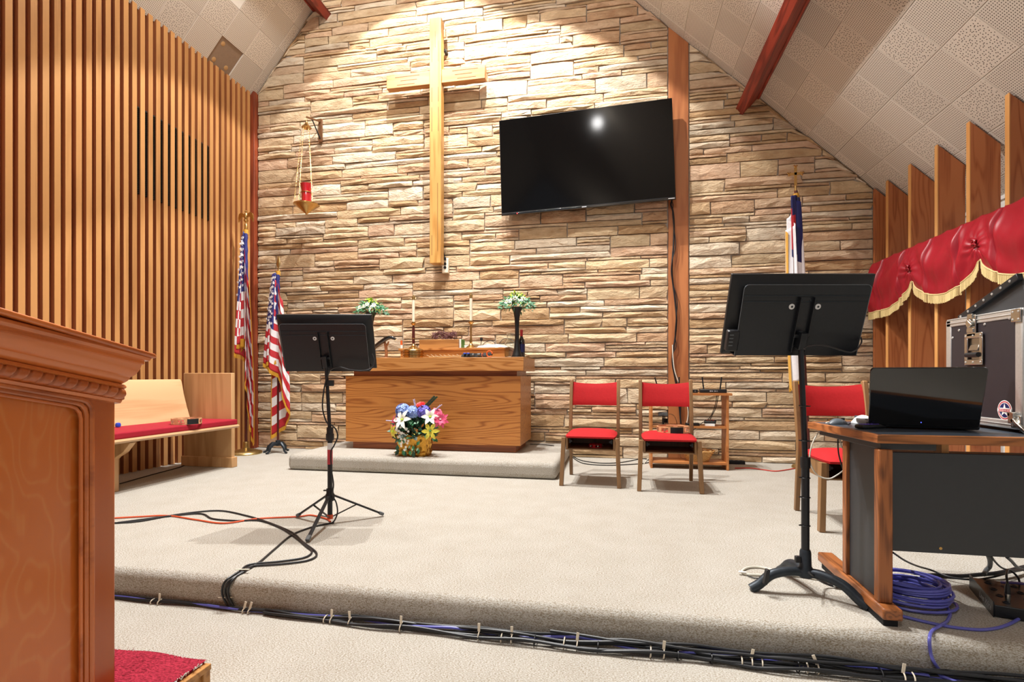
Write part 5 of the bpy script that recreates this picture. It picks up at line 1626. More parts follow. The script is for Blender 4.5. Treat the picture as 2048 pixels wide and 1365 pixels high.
for k in range(12):
    q = p0.lerp(p1, k / 11)
    for sx in (-1, 1): leaf_geo(b, q, Vector((sx * .8, -.3, .4 if sx < 0 else .1)), Vector((0, -1, .2)), .03, .022, .1)
b.build('eucalyptus_stem', M['darkleaf'], t, recalc=False)
b = MB()
for k in range(26):
    c = Vector((rf.uniform(-.09, -.01), -.15, rf.uniform(.07, .30)))
    for i in range(5):
        a = i * 1.256; leaf_geo(b, c, Vector((math.cos(a), -.2, math.sin(a))), Vector((0, -1, 0)), .016, .010, 0)
for k in range(12):
    c = Vector((rf.uniform(-.15, -.10), -.14, rf.uniform(.20, .32)))
    for i in range(5):
        a = i * 1.256; leaf_geo(b, c, Vector((math.cos(a), -.2, math.sin(a))), Vector((0, -1, 0)), .016, .010, 0)
stuff(b.build('tiny_white_flowers', M['petalwhite'], t, recalc=False))

# --- two tall black trumpet vases with flowers
def flower_vase(loc, label, seed):
    rv = random.Random(seed)
    t = thing('flower_vase', label, 'vase', loc, group='black trumpet vases on the altar')
    b = MB(); b.lathe([(.062, 0), (.064, .006), (.052, .03), (.033, .10), (.024, .20), (.022, .32), (.028, .43), (.04, .50), (.066, .548), (.060, .55), (.034, .50), (.02, .42), (0, .40)], seg=28); b.build('vase', M['black'], t, angle=60)
    for mat_, nn, rr_, sz in (('greenleaf', 230, .21, .05), ('paleleaf', 70, .20, .04), ('lime', 120, .12, .035)):
        b = MB()
        for k in range(nn):
            a = rv.uniform(0, 2 * PI); q = rv.random() ** .6
            x = math.cos(a) * q * rr_ * (1.05); y = math.sin(a) * q * rr_ * .6
            z = .575 + .10 * (1 - (q) ** 2) * rv.uniform(.6, 1.1) - .05 * max(0, q - .6) * rv.random() * 3
            if mat_ == 'lime': z += .045; x *= .9; 
            leaf_geo(b, Vector((x * .85, y, z)), Vector((x * 4, y * 3 - .2, rv.uniform(-.5, .5))), Vector((0, -.6, .8)), sz * rv.uniform(.7, 1.3), sz * .5, .2)
        stuff(b.build('foliage', M[mat_], t, recalc=False))
    for k, (x, z) in enumerate(((-.05, .61), (.035, .60), (.085, .625), (-.095, .60), (.0, .635))):
        blossom('daisy', t, (x, -.10, z), (x * 4, -1, .3), .036, 7, .013, M['petalwhite'], M['lime'], .15)
    b = MB()
    for k in range(7):
        x = rv.uniform(-.12, .14); b.tube([(x * .6, -.03, .56), (x, -.06, .53), (x * 1.1, -.06, .48 + .03 * rv.random())], .0025, 5)
    b.build('trailing_stem', M['greenleaf'], t)
    return t
flower_vase((onY(1034, 700, 5.66).x, 5.66, TZ), 'tall black trumpet vase of green and white flowers, right end of the altar', 3)
flower_vase((onY(742, 700, 5.80).x, 5.80, TZ), 'tall black trumpet vase of green and white flowers behind the left monitor', 4)

# --- candlesticks on the gradine
def candlestick(px, dark, label, Y=6.02):
    p = onY(px, 690, Y); t = thing('candlestick', label, 'candlestick', (p.x, Y, GZ), group='altar candlesticks')
    b = MB(); b.lathe([(.062, 0), (.064, .008), (.05, .022), (.03, .034), (.022, .045), (.014, .06), (0, .06)], seg=24); b.build('base', M['brass'], t, angle=50)
    b = MB(); b.lathe([(.012, .055), (.018, .08), (.018 if dark else .010, .15), (.017 if dark else .012, .24), (.012, .29), (0, .29)], seg=14); b.build('column', M['poledark'] if dark else M['brass'], t)
    if dark: b = MB(); b.lathe([(.019, .12), (.02, .125), (.019, .13)], seg=14); b.build('column_ring', M['brass'], t)
    b = MB(); b.lathe([(.012, .285), (.034, .305), (.036, .312), (.02, .314), (.02, .33), (0, .33)], seg=18); b.build('drip_cup', M['brass'], t)
    b = MB(); b.cyl((0, 0, .325), (0, 0, .60), .0185, seg=18); b.build('candle', M['cream'], t)
    b = MB(); b.lathe([(.0195, .595), (.0195, .635), (.008, .64), (.006, .655), (0, .66)], seg=14); b.build('candle_cap', M['satinbrass'], t)
    return t
candlestick(827, True, 'dark columned candlestick with tall white candle, left of the wooden box')
candlestick(942, False, 'slim brass candlestick with tall white candle, right of the wooden box')

# --- box with crown of twigs
xa_, xb_ = onY(842, 690, 5.98).x, onY(920, 690, 5.98).x
t = thing('wooden_box', 'open oblong wooden box on the gradine under the thorn wreath', 'box', ((xa_ + xb_) / 2, 6.02, GZ))
w = (xb_ - xa_)
b = MB(); b.box2((-w / 2, -.10, 0), (w / 2, -.085, .105)); b.box2((-w / 2, .085, 0), (w / 2, .10, .105)); b.box2((-w / 2, -.085, 0), (-w / 2 + .015, .085, .105)); b.box2((w / 2 - .015, -.085, 0), (w / 2, .085, .105)); b.box2((-w / 2, -.085, 0), (w / 2, .085, .012))
b.build('box_sides', M['box_oak'], t, bevel=.002)
t = thing('thorn_wreath', 'tangled wreath of thorny twigs resting on the wooden box', 'wreath', ((xa_ + xb_) / 2 + .03, 6.02, GZ + .108))
for k in range(12):
    b = MB(); r0 = rf.uniform(.09, .15); ph = rf.uniform(0, 6.28); z0 = rf.uniform(.01, .045)
    pts = [((r0 + .015 * math.sin(5 * a + ph)) * 1.05 * math.cos(a + ph), (r0 * .5 + .012 * math.sin(4 * a)) * math.sin(a + ph), z0 + .034 * math.sin(3 * a + ph) + .022) for a in [2 * PI * i / 24 * .9 for i in range(25)]]
    b.tube(pts, .0032, 5)
    for i in range(0, 24, 3):
        d = Vector((rf.uniform(-1, 1), rf.uniform(-.5, .5), rf.uniform(-.2, 1))).normalized(); b.tube([pts[i], Vector(pts[i]) + d * rf.uniform(.03, .075)], .002, 4, radii=[.0024, .0006])
    b.build('twig', M['twig'], t)
p = onY(923, 690, 6.0)
t = thing('book', 'thin green book standing beside the wooden box', 'book', (p.x, 6.02, GZ), R(0))
b = MB(); b.box2((-.014, -.07, 0), (.014, .07, .105)); b.build('cover', M['greenbook'], t, bevel=.002)
b = MB(); b.box2((-.011, -.0715, .004), (.011, .066, .107)); b.build('pages', M['white'], t, smooth=False)
p = onY(929, 692, 6.05)
t = thing('plug_adapter', 'small white plug adapter on the gradine between the book and the candlestick', 'adapter', (p.x + .02, 6.08, GZ))
b = MB(); b.box2((-.028, -.02, 0), (.028, .02, .04)); b.build('body', M['white'], t, bevel=.004)
b = MB(); b.box((-.008, 0, .045), (.003, .008, .014)); b.box((.008, 0, .045), (.003, .008, .014)); b.build('prongs', M['chrome'], t)
# --- offering plates / communion tray
p = onY(828, 710, 5.72)
t = thing('communion_tray', 'stack of polished brass communion trays on the left of the altar top', 'tray', (p.x, 5.70, TZ))
for k in range(3):
    z = .03 * k; b = MB(); b.lathe([(0, z), (.118, z), (.125, z + .004), (.125, z + .008), (.112, z + .010), (.112, z + .024), (.123, z + .026), (.123, z + .030), (0, z + .030)], seg=40); b.build('tray', M['brass'], t, angle=30)
b = MB(); b.lathe([(.118, .09), (.11, .102), (.06, .112), (.02, .116), (.012, .128), (.02, .138), (.006, .148), (0, .149)], seg=36); b.build('lid', M['brass'], t, angle=50)
# glue stick
p = onY(803, 690, 5.9)
t = thing('glue_stick', 'small white tube with an orange cap standing on the gradine edge', 'tube', (onY(803, 690, 5.95).x, 5.95, GZ))
b = MB(); b.cyl((0, 0, 0), (0, 0, .045), .016, seg=14); b.build('tube', M['white'], t)
b = MB(); b.cyl((0, 0, .045), (0, 0, .10), .0125, seg=14); b.build('cap', M['orange'], t)
# --- shofar on its stand
p = onY(772, 700, 5.72)
t = thing('horn_stand', 'rough branch-like wooden stand holding the black horn', 'stand', (p.x, 5.72, TZ))
b = MB(); b.lathe([(.07, 0), (.065, .012), (0, .014)], seg=14); b.tube([(0, 0, .01), (.006, 0, .07), (.0, 0, .13), (-.012, 0, .18), (-.03, 0, .225)], .016, 8, radii=[.020, .017, .018, .015, .010]); b.tube([(0, 0, .14), (.02, 0, .17), (.035, 0, .20)], .01, 8, radii=[.014, .011, .008]); b.build('branch', M['blondwood2'], t)
t = thing('shofar', 'black curved ram horn lying across its wooden stand', 'horn', (p.x, 5.70, TZ + .19))
pts = smooth_path([(-.17, 0, -.09), (-.10, -.005, -.035), (-.03, -.012, .01), (.03, -.014, .045), (.08, -.012, .052), (.135, -.01, .032)], 6)
b = MB(); n = len(pts); b.tube(pts, .02, 12, radii=[.008 + .018 * math.sin(PI * min(1, .25 + .65 * i / n)) for i in range(n)]); b.build('horn', M['lid'], t)
# stand for flyers by the horn
# --- palm/ivory strip and strapped cables on the front of the altar top
p0 = onY(862, 711, 5.60); p1 = onY(926, 711, 5.60)
t = thing('gold_mat', 'narrow gold beaded mat along the front edge of the altar top', 'mat', ((p0.x + p1.x) / 2, 5.60, TZ))
b = MB(); b.box2((-.20, -.05, 0), (.20, .05, .004)); b.build('backing', M['gold'], t, smooth=False)
b = MB()
for i in range(26):
    for j in range(4): b.lathe([(0, 0), (.006, .003), (0, .007)], c=(-.19 + i * .0152, -.042 + j * .027, .004), seg=6)
stuff(b.build('beads', M['brass'], t))
t = thing('palm_frond', 'dried white palm frond lying on the gold mat', 'palm frond', ((p0.x + p1.x) / 2 - .01, 5.60, TZ + .013))
b = MB(); b.bar((-.19, -.01, 0), (.19, .01, .006), .022, .005)
for k in range(8): b.bar((-.19 + k * .05, -.01, .004), (-.215 + k * .05, -.03 - .004 * (k % 3), .018 + .006 * (k % 2)), .008, .003)
b.build('frond', M['cream'], t)
p0 = onY(925, 708, 5.64); p1 = onY(985, 708, 5.64); cx0 = (p0.x + p1.x) / 2
t = thing('strapped_cord', 'black folded strap with blue clips and an orange end on the altar top', 'strap', (cx0, 5.62, TZ))
for k in range(4):
    b = MB(); z = .012 + .014 * (k % 2) + .012 * (k // 2); y = -.03 + .02 * k
    b.tube(smooth_path([(-.17, y, z), (-.08, y + .01, z + .004), (0, y - .006, z), (.09, y + .004, z + .006), (.17, y + .012, z + .012)], 5), .012, 8); b.build('strap_fold', M['black'], t)
for x in (-.13, -.09):
    b = MB(); b.box((x, -.03, .045), (.028, .035, .016)); b.build('blue_clip', M['blueplastic'], t, bevel=.004)
b = MB(); b.cyl((.02, -.045, .03), (.05, -.045, .032), .016, seg=10); b.cyl((-.04, -.045, .028), (-.02, -.045, .03), .015, seg=10); b.build('grey_band', M['greycable'], t)
b = MB(); b.tube([(.15 + .03 * math.cos(a), -.03, .04 + .032 * math.sin(a)) for a in [2 * PI * i / 16 for i in range(15)]], .008, 8); b.tube([(.07, -.048, .03 + .018 * math.sin(a), ) if False else (.075 + .004 * math.cos(a), -.045 + .018 * math.cos(a), .03 + .018 * math.sin(a)) for a in [2 * PI * i / 12 for i in range(13)]], .004, 6); b.build('orange_ring', M['orange'], t)
# folded white bag + microphone with looped cord
p0 = onY(958, 695, 6.0); p1 = onY(1013, 695, 6.0)
t = thing('folded_cloth', 'folded white cloth bag at the right end of the gradine', 'cloth', ((p0.x + p1.x) / 2, 5.99, GZ))
b = MB(); b.grid(lambda u, v: (-.17 + .34 * u, -.08 + .16 * v, .002 + .042 * (math.sin(PI * u) ** .35) * (math.sin(PI * v) ** .4) + .004 * math.sin(17 * u + 5 * v)), 24, 12); b.grid(lambda u, v: (-.17 + .34 * u, -.08 + .16 * v, .001), 4, 4); b.build('cloth', M['white'], t)
b = MB(); b.box2((-.20, -.085, .0), (.05, .09, .005)); b.build('grey_cover', M['greyprint'], t, smooth=False)
p = onY(961, 681, 6.06)
t = thing('microphone', 'small black round-headed microphone on a bent neck behind the folded cloth', 'microphone', (p.x, 6.12, GZ))
b = MB(); b.lathe([(.03, 0), (.03, .006), (0, .008)], seg=12); b.tube([(0, 0, 0), (-.01, 0, .05), (-.005, 0, .10)], .004, 6); b.build('neck', M['black'], t)
b = MB(); b.lathe([(0, 0), (.016, .008), (.019, .022), (.014, .036), (0, .042)], c=(-.005, 0, .095), seg=12); b.build('head', M['black'], t)
cable('cable', [(p.x - .02, 6.10, GZ + .005), (p.x + .05, 6.08, GZ + .07), (p.x + .12, 6.06, GZ + .09), (p.x + .17, 6.06, GZ + .07), (p.x + .18, 6.06, GZ + .03)], .0035, M['cable'], 'thin black cord looping up left of the folded cloth')
cable('cable', [(p.x + .23, 6.05, GZ + .055), (p.x + .27, 6.05, GZ + .10), (p.x + .32, 6.05, GZ + .115), (p.x + .40, 6.04, GZ + .08), (p.x + .44, 5.99, GZ + .01), (p.x + .47, 5.92, TZ + .03)], .0035, M['cable'], 'thin black cord arching over the folded cloth to the glass jar')
# bottle and jar
p = onY(1043, 700, 5.74)
t = thing('wine_bottle', 'dark wine bottle with red foil neck beside the right vase', 'bottle', (p.x, 5.74, TZ))
b = MB(); b.lathe([(.036, 0), (.038, .005), (.038, .17), (.034, .195), (.018, .225), (.014, .245), (.014, .30), (0, .30)], seg=24); b.build('bottle', M['bottle'], t, angle=50)
b = MB(); b.lathe([(.0155, .235), (.0155, .305), (.014, .312), (0, .312)], seg=16); b.build('foil_cap', M['capred'], t)
b = MB(); b.lathe([(.0385, .06), (.0385, .15)], seg=24); b.build('label', M['navy'], t)
p = onY(1023, 690, 5.86)
t = thing('glass_jar', 'clear glass jar behind the right vase on the altar', 'jar', (p.x, 5.90, TZ))
b = MB(); b.lathe([(.07, 0), (.085, .02), (.09, .10), (.085, .18), (.06, .22), (.06, .26), (.056, .26), (.056, .22), (.08, .18), (.085, .10), (.08, .024), (.0, .012)], seg=28); b.build('jar', M['clearplastic'], t, angle=60)
b = MB(); b.lathe([(0, .26), (.064, .26), (.064, .285), (0, .287)], seg=24); b.build('lid', M['clearplastic'], t)

# ================================================================== MUSIC STANDS WITH MONITORS
def stand_desk(t, base, tilt=R(20)):
    """music desk seen from behind; base: local position of the plate's lower middle; top leans to -y"""
    e = Matrix.Translation(Vector(base)) @ Matrix.Rotation(tilt, 4, 'X')
    W_, H_ = .578, .335
    b = MB(); r = .022; out = [(-W_ / 2, 0), (W_ / 2, 0)]
    for cx_, a0 in ((W_ / 2 - r, 0), (-W_ / 2 + r, 90)):
        for k in range(6): a = R(a0 + 90 * k / 5); out.append((cx_ + r * math.cos(a), H_ - r + r * math.sin(a)))
    b.prism(out, -.0012, .0012, 'y')
    b.box2((-W_ / 2, 0, -.001), (W_ / 2, .055, .0015))
    o = b.build('desk_plate', M['blackmetal'], t, smooth=False); o.matrix_local = e
    b = MB(); b.tube([(x, -.0012, z) for x, z in out[1:] + out[:1]], .0014, 6); o = b.build('highlight_rim', M['edgeglint'], t); o.matrix_local = e  # thin light tube added along the outline as a painted edge highlight
    for z in (.285, .258):
        b = MB(); b.bar((-W_ / 2 + .003, -.003, z), (W_ / 2 - .003, -.003, z), .005, .004, up=(0, 1, 0)); o = b.build('pressed_ridge', M['iron'], t, bevel=.0015); o.matrix_local = e
    b = MB(); b.box2((-.034, -.022, .02), (-.030, -.001, .28)); b.box2((.030, -.022, .02), (.034, -.001, .28)); b.box2((-.034, -.004, .02), (.034, -.001, .28)); o = b.build('tilt_channel', M['blackmetal'], t, bevel=.002); o.matrix_local = e
    for x, z in ((-.06, .235), (.06, .235)):
        b = MB(); b.lathe([(0, 0), (.013, 0), (.013, .003), (.006, .004), (0, .004)], seg=16); o = b.build('washer', M['led_white'], t); o.matrix_local = e @ Matrix.Translation((x, -.002, z)) @ Matrix.Rotation(PI / 2, 4, 'X')
        b = MB(); b.lathe([(0, 0), (.005, 0), (.004, .003), (0, .003)], seg=10); o = b.build('screw', M['iron'], t); o.matrix_local = e @ Matrix.Translation((x, -.006, z)) @ Matrix.Rotation(PI / 2, 4, 'X')
    for x, z in ((-.02, .265), (.02, .265), (-.02, .05), (.02, .10)):
        b = MB(); b.lathe([(0, 0), (.006, 0), (.004, .003), (0, .003)], seg=10); o = b.build('screw', M['iron'], t); o.matrix_local = e @ Matrix.Translation((x, -.004, z)) @ Matrix.Rotation(PI / 2, 4, 'X')
    b = MB(); b.cyl((-.036, -.018, .10), (.036, -.018, .10), .009, seg=12); b.box2((-.016, -.05, .04), (.016, -.006, .12)); o = b.build('pivot_block', M['blackmetal'], t, bevel=.003); o.matrix_local = e
    return e
def monitor(loc, rz, tilt, W_, H_, label):
    t = thing('computer_monitor', label, 'monitor', loc, rot=(tilt, 0, rz))
    # back shell: flat rim sloping in to a raised centre
    b = MB(); n_ = []
    for w, h, y in ((W_, H_, .018), (W_, H_, 0), (W_ - .012, H_ - .012, -.003), (W_ - .09, H_ - .10, -.024), (W_ - .10, H_ - .11, -.026)):
        n_.append([b.bm.verts.new((sx * w / 2, y, H_ / 2 + sz * h / 2)) for sx, sz in ((-1, -1), (1, -1), (1, 1), (-1, 1))])
    for a, c in zip(n_[:-1], n_[1:]):
        for k in range(4): b.bm.faces.new((a[k], a[(k + 1) % 4], c[(k + 1) % 4], c[k]))
    b.bm.faces.new(n_[0]); b.bm.faces.new(n_[-1][::-1]); b.build('back_shell', M['black'], t, bevel=.003)
    b = MB(); b.box2((-W_ / 2 + .012, .018, .014), (W_ / 2 - .012, .0195, H_ - .012)); b.build('screen', M['screen'], t, smooth=False)
    b = MB()
    for k in range(9): b.box((-.12 + k * .03, -.0262, H_ - .09), (.018, .001, .004))
    stuff(b.build('vent_slots', M['blackmat'], t, smooth=False))
    return t
# right stand
hubp = Vector((.853, 2.635, 0))
t = thing('music_stand', 'heavy black music stand at right with curved three-armed base, carrying a monitor', 'music stand', hubp, YAW, group='black music stands holding monitors')
TT = R(20)
def loc_in(p): # world -> stand local (rotation YAW)
    d = Vector(p) - hubp; return Vector((d.x * CC + d.y * SS, -d.x * SS + d.y * CC, d.z))
# plate lower middle in world: 1588,711 at its depth
def at_depth(px, py, zc):
    d = ray(px, py); return CAMP + d * zc
pb = at_depth(1590, 711, 2.49); lb = loc_in(pb)
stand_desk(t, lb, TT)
feet = [onZ(1500, 1183), onZ(1740, 1222), Vector((hubp.x - .04, hubp.y + .25, 0))]
b = MB(); b.lathe([(.030, .075), (.034, .085), (.034, .11), (.026, .125), (.024, .19), (.020, .20), (0, .20)], seg=20); b.build('hub', M['iron'], t)
for f in feet:
    q = loc_in((f.x, f.y, 0)); d = Vector((q.x, q.y, 0)); L0 = d.length; d.normalize()
    b = MB(); b.tube(smooth_path([d * .0 + Vector((0, 0, .095)), d * .07 + Vector((0, 0, .098)), d * .15 + Vector((0, 0, .080)), d * (L0 - .04) + Vector((0, 0, .033)), d * (L0 - .005) + Vector((0, 0, .011))], 5), .022, 12, radii=None)
    o = b.build('base_arm', M['iron'], t)
    b = MB(); b.tube([d * (L0 - .03) + Vector((0, 0, .018)), d * L0 + Vector((0, 0, .006))], .016, 10, radii=[.02, .006]); b.build('foot_cap', M['greycable'], t)
pt2 = Vector((lb.x + .0, lb.y - .045, lb.z + .02))
b = MB(); b.tube([(0, 0, .12), (0, 0, .60)], .0175, 16); b.build('lower_pole', M['blackmetal'], t)
b = MB(); b.tube([(0, 0, .58), pt2 + Vector((0, 0, .09))], .0125, 16); b.build('upper_pole', M['blackmetal'], t)
b = MB(); b.lathe([(.021, .0), (.022, .02), (.021, .05), (0, .05)], c=(0, 0, .575), seg=16); b.build('pole_collar', M['black'], t)
for z in (.31, .44, .53, .70, .86):
    b = MB(); b.tube([(.020 * math.cos(a), .020 * math.sin(a), z) for a in [2 * PI * i / 12 for i in range(13)]], .0022, 5, cap=False); b.box((-.026, -.005, z + .003), (.012, .006, .005)); b.build('zip_tie', M['black'], t)
b = MB(); b.box((-.035, .0, .155), (.025, .02, .03)); b.build('knob', M['black'], t, bevel=.004)
b = MB(); b.box((-.195, -.03, .085), (.016, .025, .07), rot=(0, R(12), 0)); b.build('cable_clip', M['black'], t, bevel=.004)
mp_ = at_depth(1578, 707, 2.56)
m2 = monitor((mp_.x, mp_.y, mp_.z), YAW, TT, .665, .385, 'black flat monitor seen from behind on the right music stand')
rx = thing('signal_box', 'small black ribbed box clipped to the left edge of the right monitor', 'adapter', (0, 0, 0), rot=(TT, 0, YAW))
q = at_depth(1459, 700, 2.50); rx.location = q
b = MB(); b.box2((-.028, -.03, 0), (.028, .008, .10)); b.build('case', M['black'], rx, bevel=.008)
for k in range(4):
    b = MB(); b.box((-.012, -.0305, .03 + .017 * k), (.018, .002, .004)); b.build('rib', M['greycable'], rx, smooth=False)
# cable looped under the right desk
cable('cable', [at_depth(x, y, 2.36 if i < 7 else 2.44) for i, (x, y) in enumerate(((1608, 698), (1618, 692), (1636, 690), (1660, 694), (1685, 702), (1702, 705), (1715, 698), (1723, 685), (1722, 675)))], .0035, M['cable'], 'black cord looping along the lower edge of the right music desk')

# left stand
hubp = onZ(660, 1047)
t = thing('music_stand', 'black music stand on a folding tripod left of centre, carrying a monitor', 'music stand', hubp, YAW, group='black music stands holding monitors')
pb = at_depth(656, 743, 3.62); lb = loc_in(pb)
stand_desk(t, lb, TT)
pt2 = Vector((lb.x, lb.y - .045, lb.z + .02))
b = MB(); b.tube([(0, 0, .03), (0, 0, .64)], .0165, 14); b.build('lower_pole', M['blackmetal'], t)
b = MB(); b.tube([(0, 0, .60), pt2 + Vector((0, 0, .07))], .012, 14); b.build('upper_pole', M['blackmetal'], t)
b = MB(); b.lathe([(.024, 0), (.027, .01), (.027, .045), (.022, .05), (.022, .09), (0, .09)], c=(0, 0, .56), seg=16); b.build('clamp_collar', M['black'], t)
b = MB(); b.lathe([(.025, 0), (.028, .01), (.028, .04), (0, .04)], c=(0, 0, .93), seg=16); b.build('top_collar', M['black'], t)
b = MB(); b.lathe([(.0172, .40), (.0172, .50)], seg=16); b.build('red_label', M['redprint'], t)
b = MB(); b.lathe([(.0174, .50), (.0174, .545)], seg=16); b.build('white_label', M['led_white'], t)
b = MB(); b.lathe([(.022, .15), (.030, .155), (.032, .19), (.024, .205), (.024, .235), (0, .235)], seg=16); b.box((-.028, 0, .222), (.03, .012, .008)); b.build('tripod_collar', M['black'], t)
b = MB(); b.lathe([(.02, .03), (.02, .055), (.017, .06)], seg=14); b.build('orange_cap', M['orangecable'], t)
for fx, fy_ in ((770, 1033), (592, 1036), (613, 1088)):
    q = loc_in(onZ(fx, fy_)); d = Vector((q.x, q.y, 0)); L0 = d.length; d.normalize()
    a0 = d * .028 + Vector((0, 0, .185)); a1 = d * (L0 - .01) + Vector((0, 0, .014))
    b = MB(); b.bar(a0, a1, .022, .012); b.build('tripod_leg', M['blackmetal'], t, bevel=.003)
    b = MB(); b.bar(a0.lerp(a1, .90), a1, .026, .022); b.build('rubber_foot', M['greycable'], t, bevel=.006)
    b = MB(); b.bar(d * .02 + Vector((0, 0, .045)), a0.lerp(a1, .45), .012, .006); b.build('brace', M['blackmetal'], t)
mp_ = at_depth(661, 737, 3.69)
monitor((mp_.x, mp_.y, mp_.z), YAW, TT, .648, .385, 'black flat monitor seen from behind on the left tripod stand')
cable('cable', [at_depth(x, y, z) for x, y, z in ((744, 708, 3.55), (748, 722, 3.54), (744, 736, 3.52), (725, 742, 3.5), (700, 740, 3.5), (680, 735, 3.5), (664, 738, 3.52), (656, 750, 3.54), (648, 780, 3.54), (645, 815, 3.55), (651, 840, 3.56), (657, 850, 3.56))], .005, M['cable'], 'black cord hanging from the left monitor down the tripod pole')
cable('cable', [at_depth(x, y, 3.53) for x, y in ((662, 850), (672, 860), (675, 875), (668, 892), (662, 905), (663, 940), (667, 970), (664, 990), (672, 1005), (675, 1025), (670, 1040))] + [onZ(665, 1046, .012)], .005, M['cable'], 'black cord running down the tripod pole to its foot')

# ================================================================== CABLES ON THE FLOOR
def pf(px, py, z=.007):
    """pixel on the platform, or past its nosing on the riser"""
    p = onZ(px, py, z)
    if p.y < YE + .045:
        q = onY(px, py, YE - .008)
        if q.z > -.01:
            q = onY(px, py, YE + .01); 
        if q.z < -.14: q.z = -.14
        return q
    return p
cable('extension_cord', [pf(*q) for q in ((225, 1037), (280, 1034), (336, 1032), (392, 1040), (448, 1047), (515, 1038), (594, 1034), (622, 1031), (652, 1038), (661, 1044))], .0055, M['orangecable'], 'orange extension cord running from the pulpit to the tripod foot', 'cord')
cable('cable', [pf(*q) for q in ((225, 1047), (280, 1043), (359, 1029), (437, 1022), (493, 1032), (538, 1046), (583, 1065), (606, 1085), (633, 1107), (617, 1121), (560, 1129), (505, 1133), (487, 1145), (458, 1163), (450, 1185), (462, 1212))], .0055, M['cable'], 'outer black cable of the loop on the platform left of the tripod')
cable('cable', [pf(*q) for q in ((235, 1046), (330, 1034), (400, 1028), (425, 1038), (470, 1042), (520, 1042), (560, 1056), (590, 1075), (612, 1093), (624, 1104), (608, 1116), (556, 1124), (500, 1130), (480, 1143), (452, 1162), (444, 1186), (456, 1215))], .0055, M['cable'], 'inner black cable of the loop on the platform left of the tripod')
cable('cable', [pf(*q) for q in ((668, 1046), (640, 1051), (617, 1057), (583, 1071), (549, 1099), (516, 1127), (482, 1146), (462, 1165), (456, 1188), (468, 1216))], .0055, M['cable'], 'black cable curving from the tripod foot down over the platform edge')
cable('cable', [onZ(*q, .006) for q in ((240, 968), (300, 951), (345, 939), (365, 933), (372, 928))], .005, M['cable'], 'black cable on the floor under the pew')
# bundle along the foot of the platform
ZB = -.15
BL = ['', 'black cable hugging the riser in the floor bundle, starting beside the pulpit', 'black cable lying on the carpet in front of the riser, starting beside the pulpit',
      'black cable low in the floor bundle, joining it where the platform loop comes down', 'black cable in the middle of the floor bundle, joining it at the platform loop',
      'black cable at the front of the floor bundle, joining it at the platform loop', 'topmost black cable against the riser in the thick part of the floor bundle',
      'outermost black cable of the floor bundle, farthest from the riser', 'black cable riding on top of the thick part of the floor bundle']
tags = ['blue', 'black', 'black', 'black', 'black', 'black', 'black', 'black', 'black']
rb = random.Random(11)
for i, col in enumerate(tags):
    ph = [rb.uniform(0, 6.28) for _ in range(3)]
    x0 = -2.75 if i < 3 else (-1.66 if i < 6 else -1.0 + .12 * i)
    pts = []
    n = 46
    lay = [(-.018, .009), (-.008, .02), (-.03, .008), (-.046, .008), (-.03, .022), (-.058, .008), (-.018, .034), (-.066, .009), (-.04, .034)][i]
    for k in range(n + 1):
        x = x0 + (2.75 - x0) * k / n
        grow = .35 + .65 * min(1, max(0, (x + 1.7) / .9))
        y = YE - .012 + lay[0] * grow + .010 * math.sin(x * 6.1 + ph[0]) * grow + .006 * math.sin(x * 13 + ph[1])
        z = ZB + .007 + lay[1] * grow + (.011 * abs(math.sin(x * 5.2 + ph[2])) + .006 * math.sin(x * 11 + ph[0])) * grow * (1 if i != 3 else .2)
        pts.append((x, min(y, YE - .011), max(ZB + .007, z)))
    if col == 'blue':
        cable('cable', pts, .0065, M['bluecable'], 'blue cable woven through the bundle at the foot of the platform', n=3)
    else:
        cable('cable', pts, .0065, M['cable'], BL[i], group='black cables at the foot of the platform', n=3)
NT = {}
def tie(px, up=True, mat='tie', tilt=0.0, small=False):
    x = onY(px, 1200 + (px - 230) * .094, YE - .03).x
    grow = .35 + .65 * min(1, max(0, (x + 1.7) / .9))
    t = thing('cable_tie', '', 'cable tie', (x, YE - .035 * grow - .01, ZB))
    rr_ = .010 + .017 * grow
    b = MB(); b.tube([(0.002 * math.sin(a), rr_ * 1.05 * math.cos(a) - .004, rr_ * .72 * math.sin(a) + rr_ * .72) for a in [2 * PI * i / 20 for i in range(21)]], .0028, 6, cap=False); b.build('loop', M[mat], t)
    if up:
        b = MB(); b.bar((0, -rr_ * .5, rr_ * 1.35), (tilt, -rr_ * .4, rr_ * 1.4 + .034), .012, .0025, up=(0, 1, 0)); b.build('tab', M[mat], t, bevel=.001)
    NT[mat] = NT.get(mat, 0) + 1
    o1 = ['first', 'second', 'third', 'fourth', 'fifth', 'sixth', 'seventh', 'eighth', 'ninth', 'tenth', 'eleventh', 'twelfth', 'thirteenth', 'fourteenth', 'fifteenth', 'sixteenth', 'seventeenth', 'eighteenth', 'nineteenth', 'twentieth', 'twenty-first', 'twenty-second'][NT[mat] - 1]
    if mat == 'tie':
        t['label'] = o1 + ' ivory cable tie from the left on the bundle below the platform'; t['group'] = 'ivory cable ties on the bundle'
    else:
        t['label'] = o1 + ' black cable tie from the left on the bundle below the platform'; t['group'] = 'black cable ties on the bundle'
for px, up, tl in ((305, False, 0), (319, True, 0), (488, True, .01), (499, True, .012), (653, False, 0), (666, True, 0), (703, True, -.004), (806, True, 0), (961, True, 0), (1006, False, 0), (1026, True, 0), (1129, False, 0), (1155, True, .004), (1300, False, 0), (1326, True, .004), (1479, False, 0), (1499, True, .008), (1519, False, 0), (1608, False, 0), (1629, True, -.014), (1798, True, .006), (1817, False, 0)):
    tie(px, up, 'tie', tl)
for px in (1071, 1196, 1354, 1420, 1591, 1755): tie(px, False, 'black')
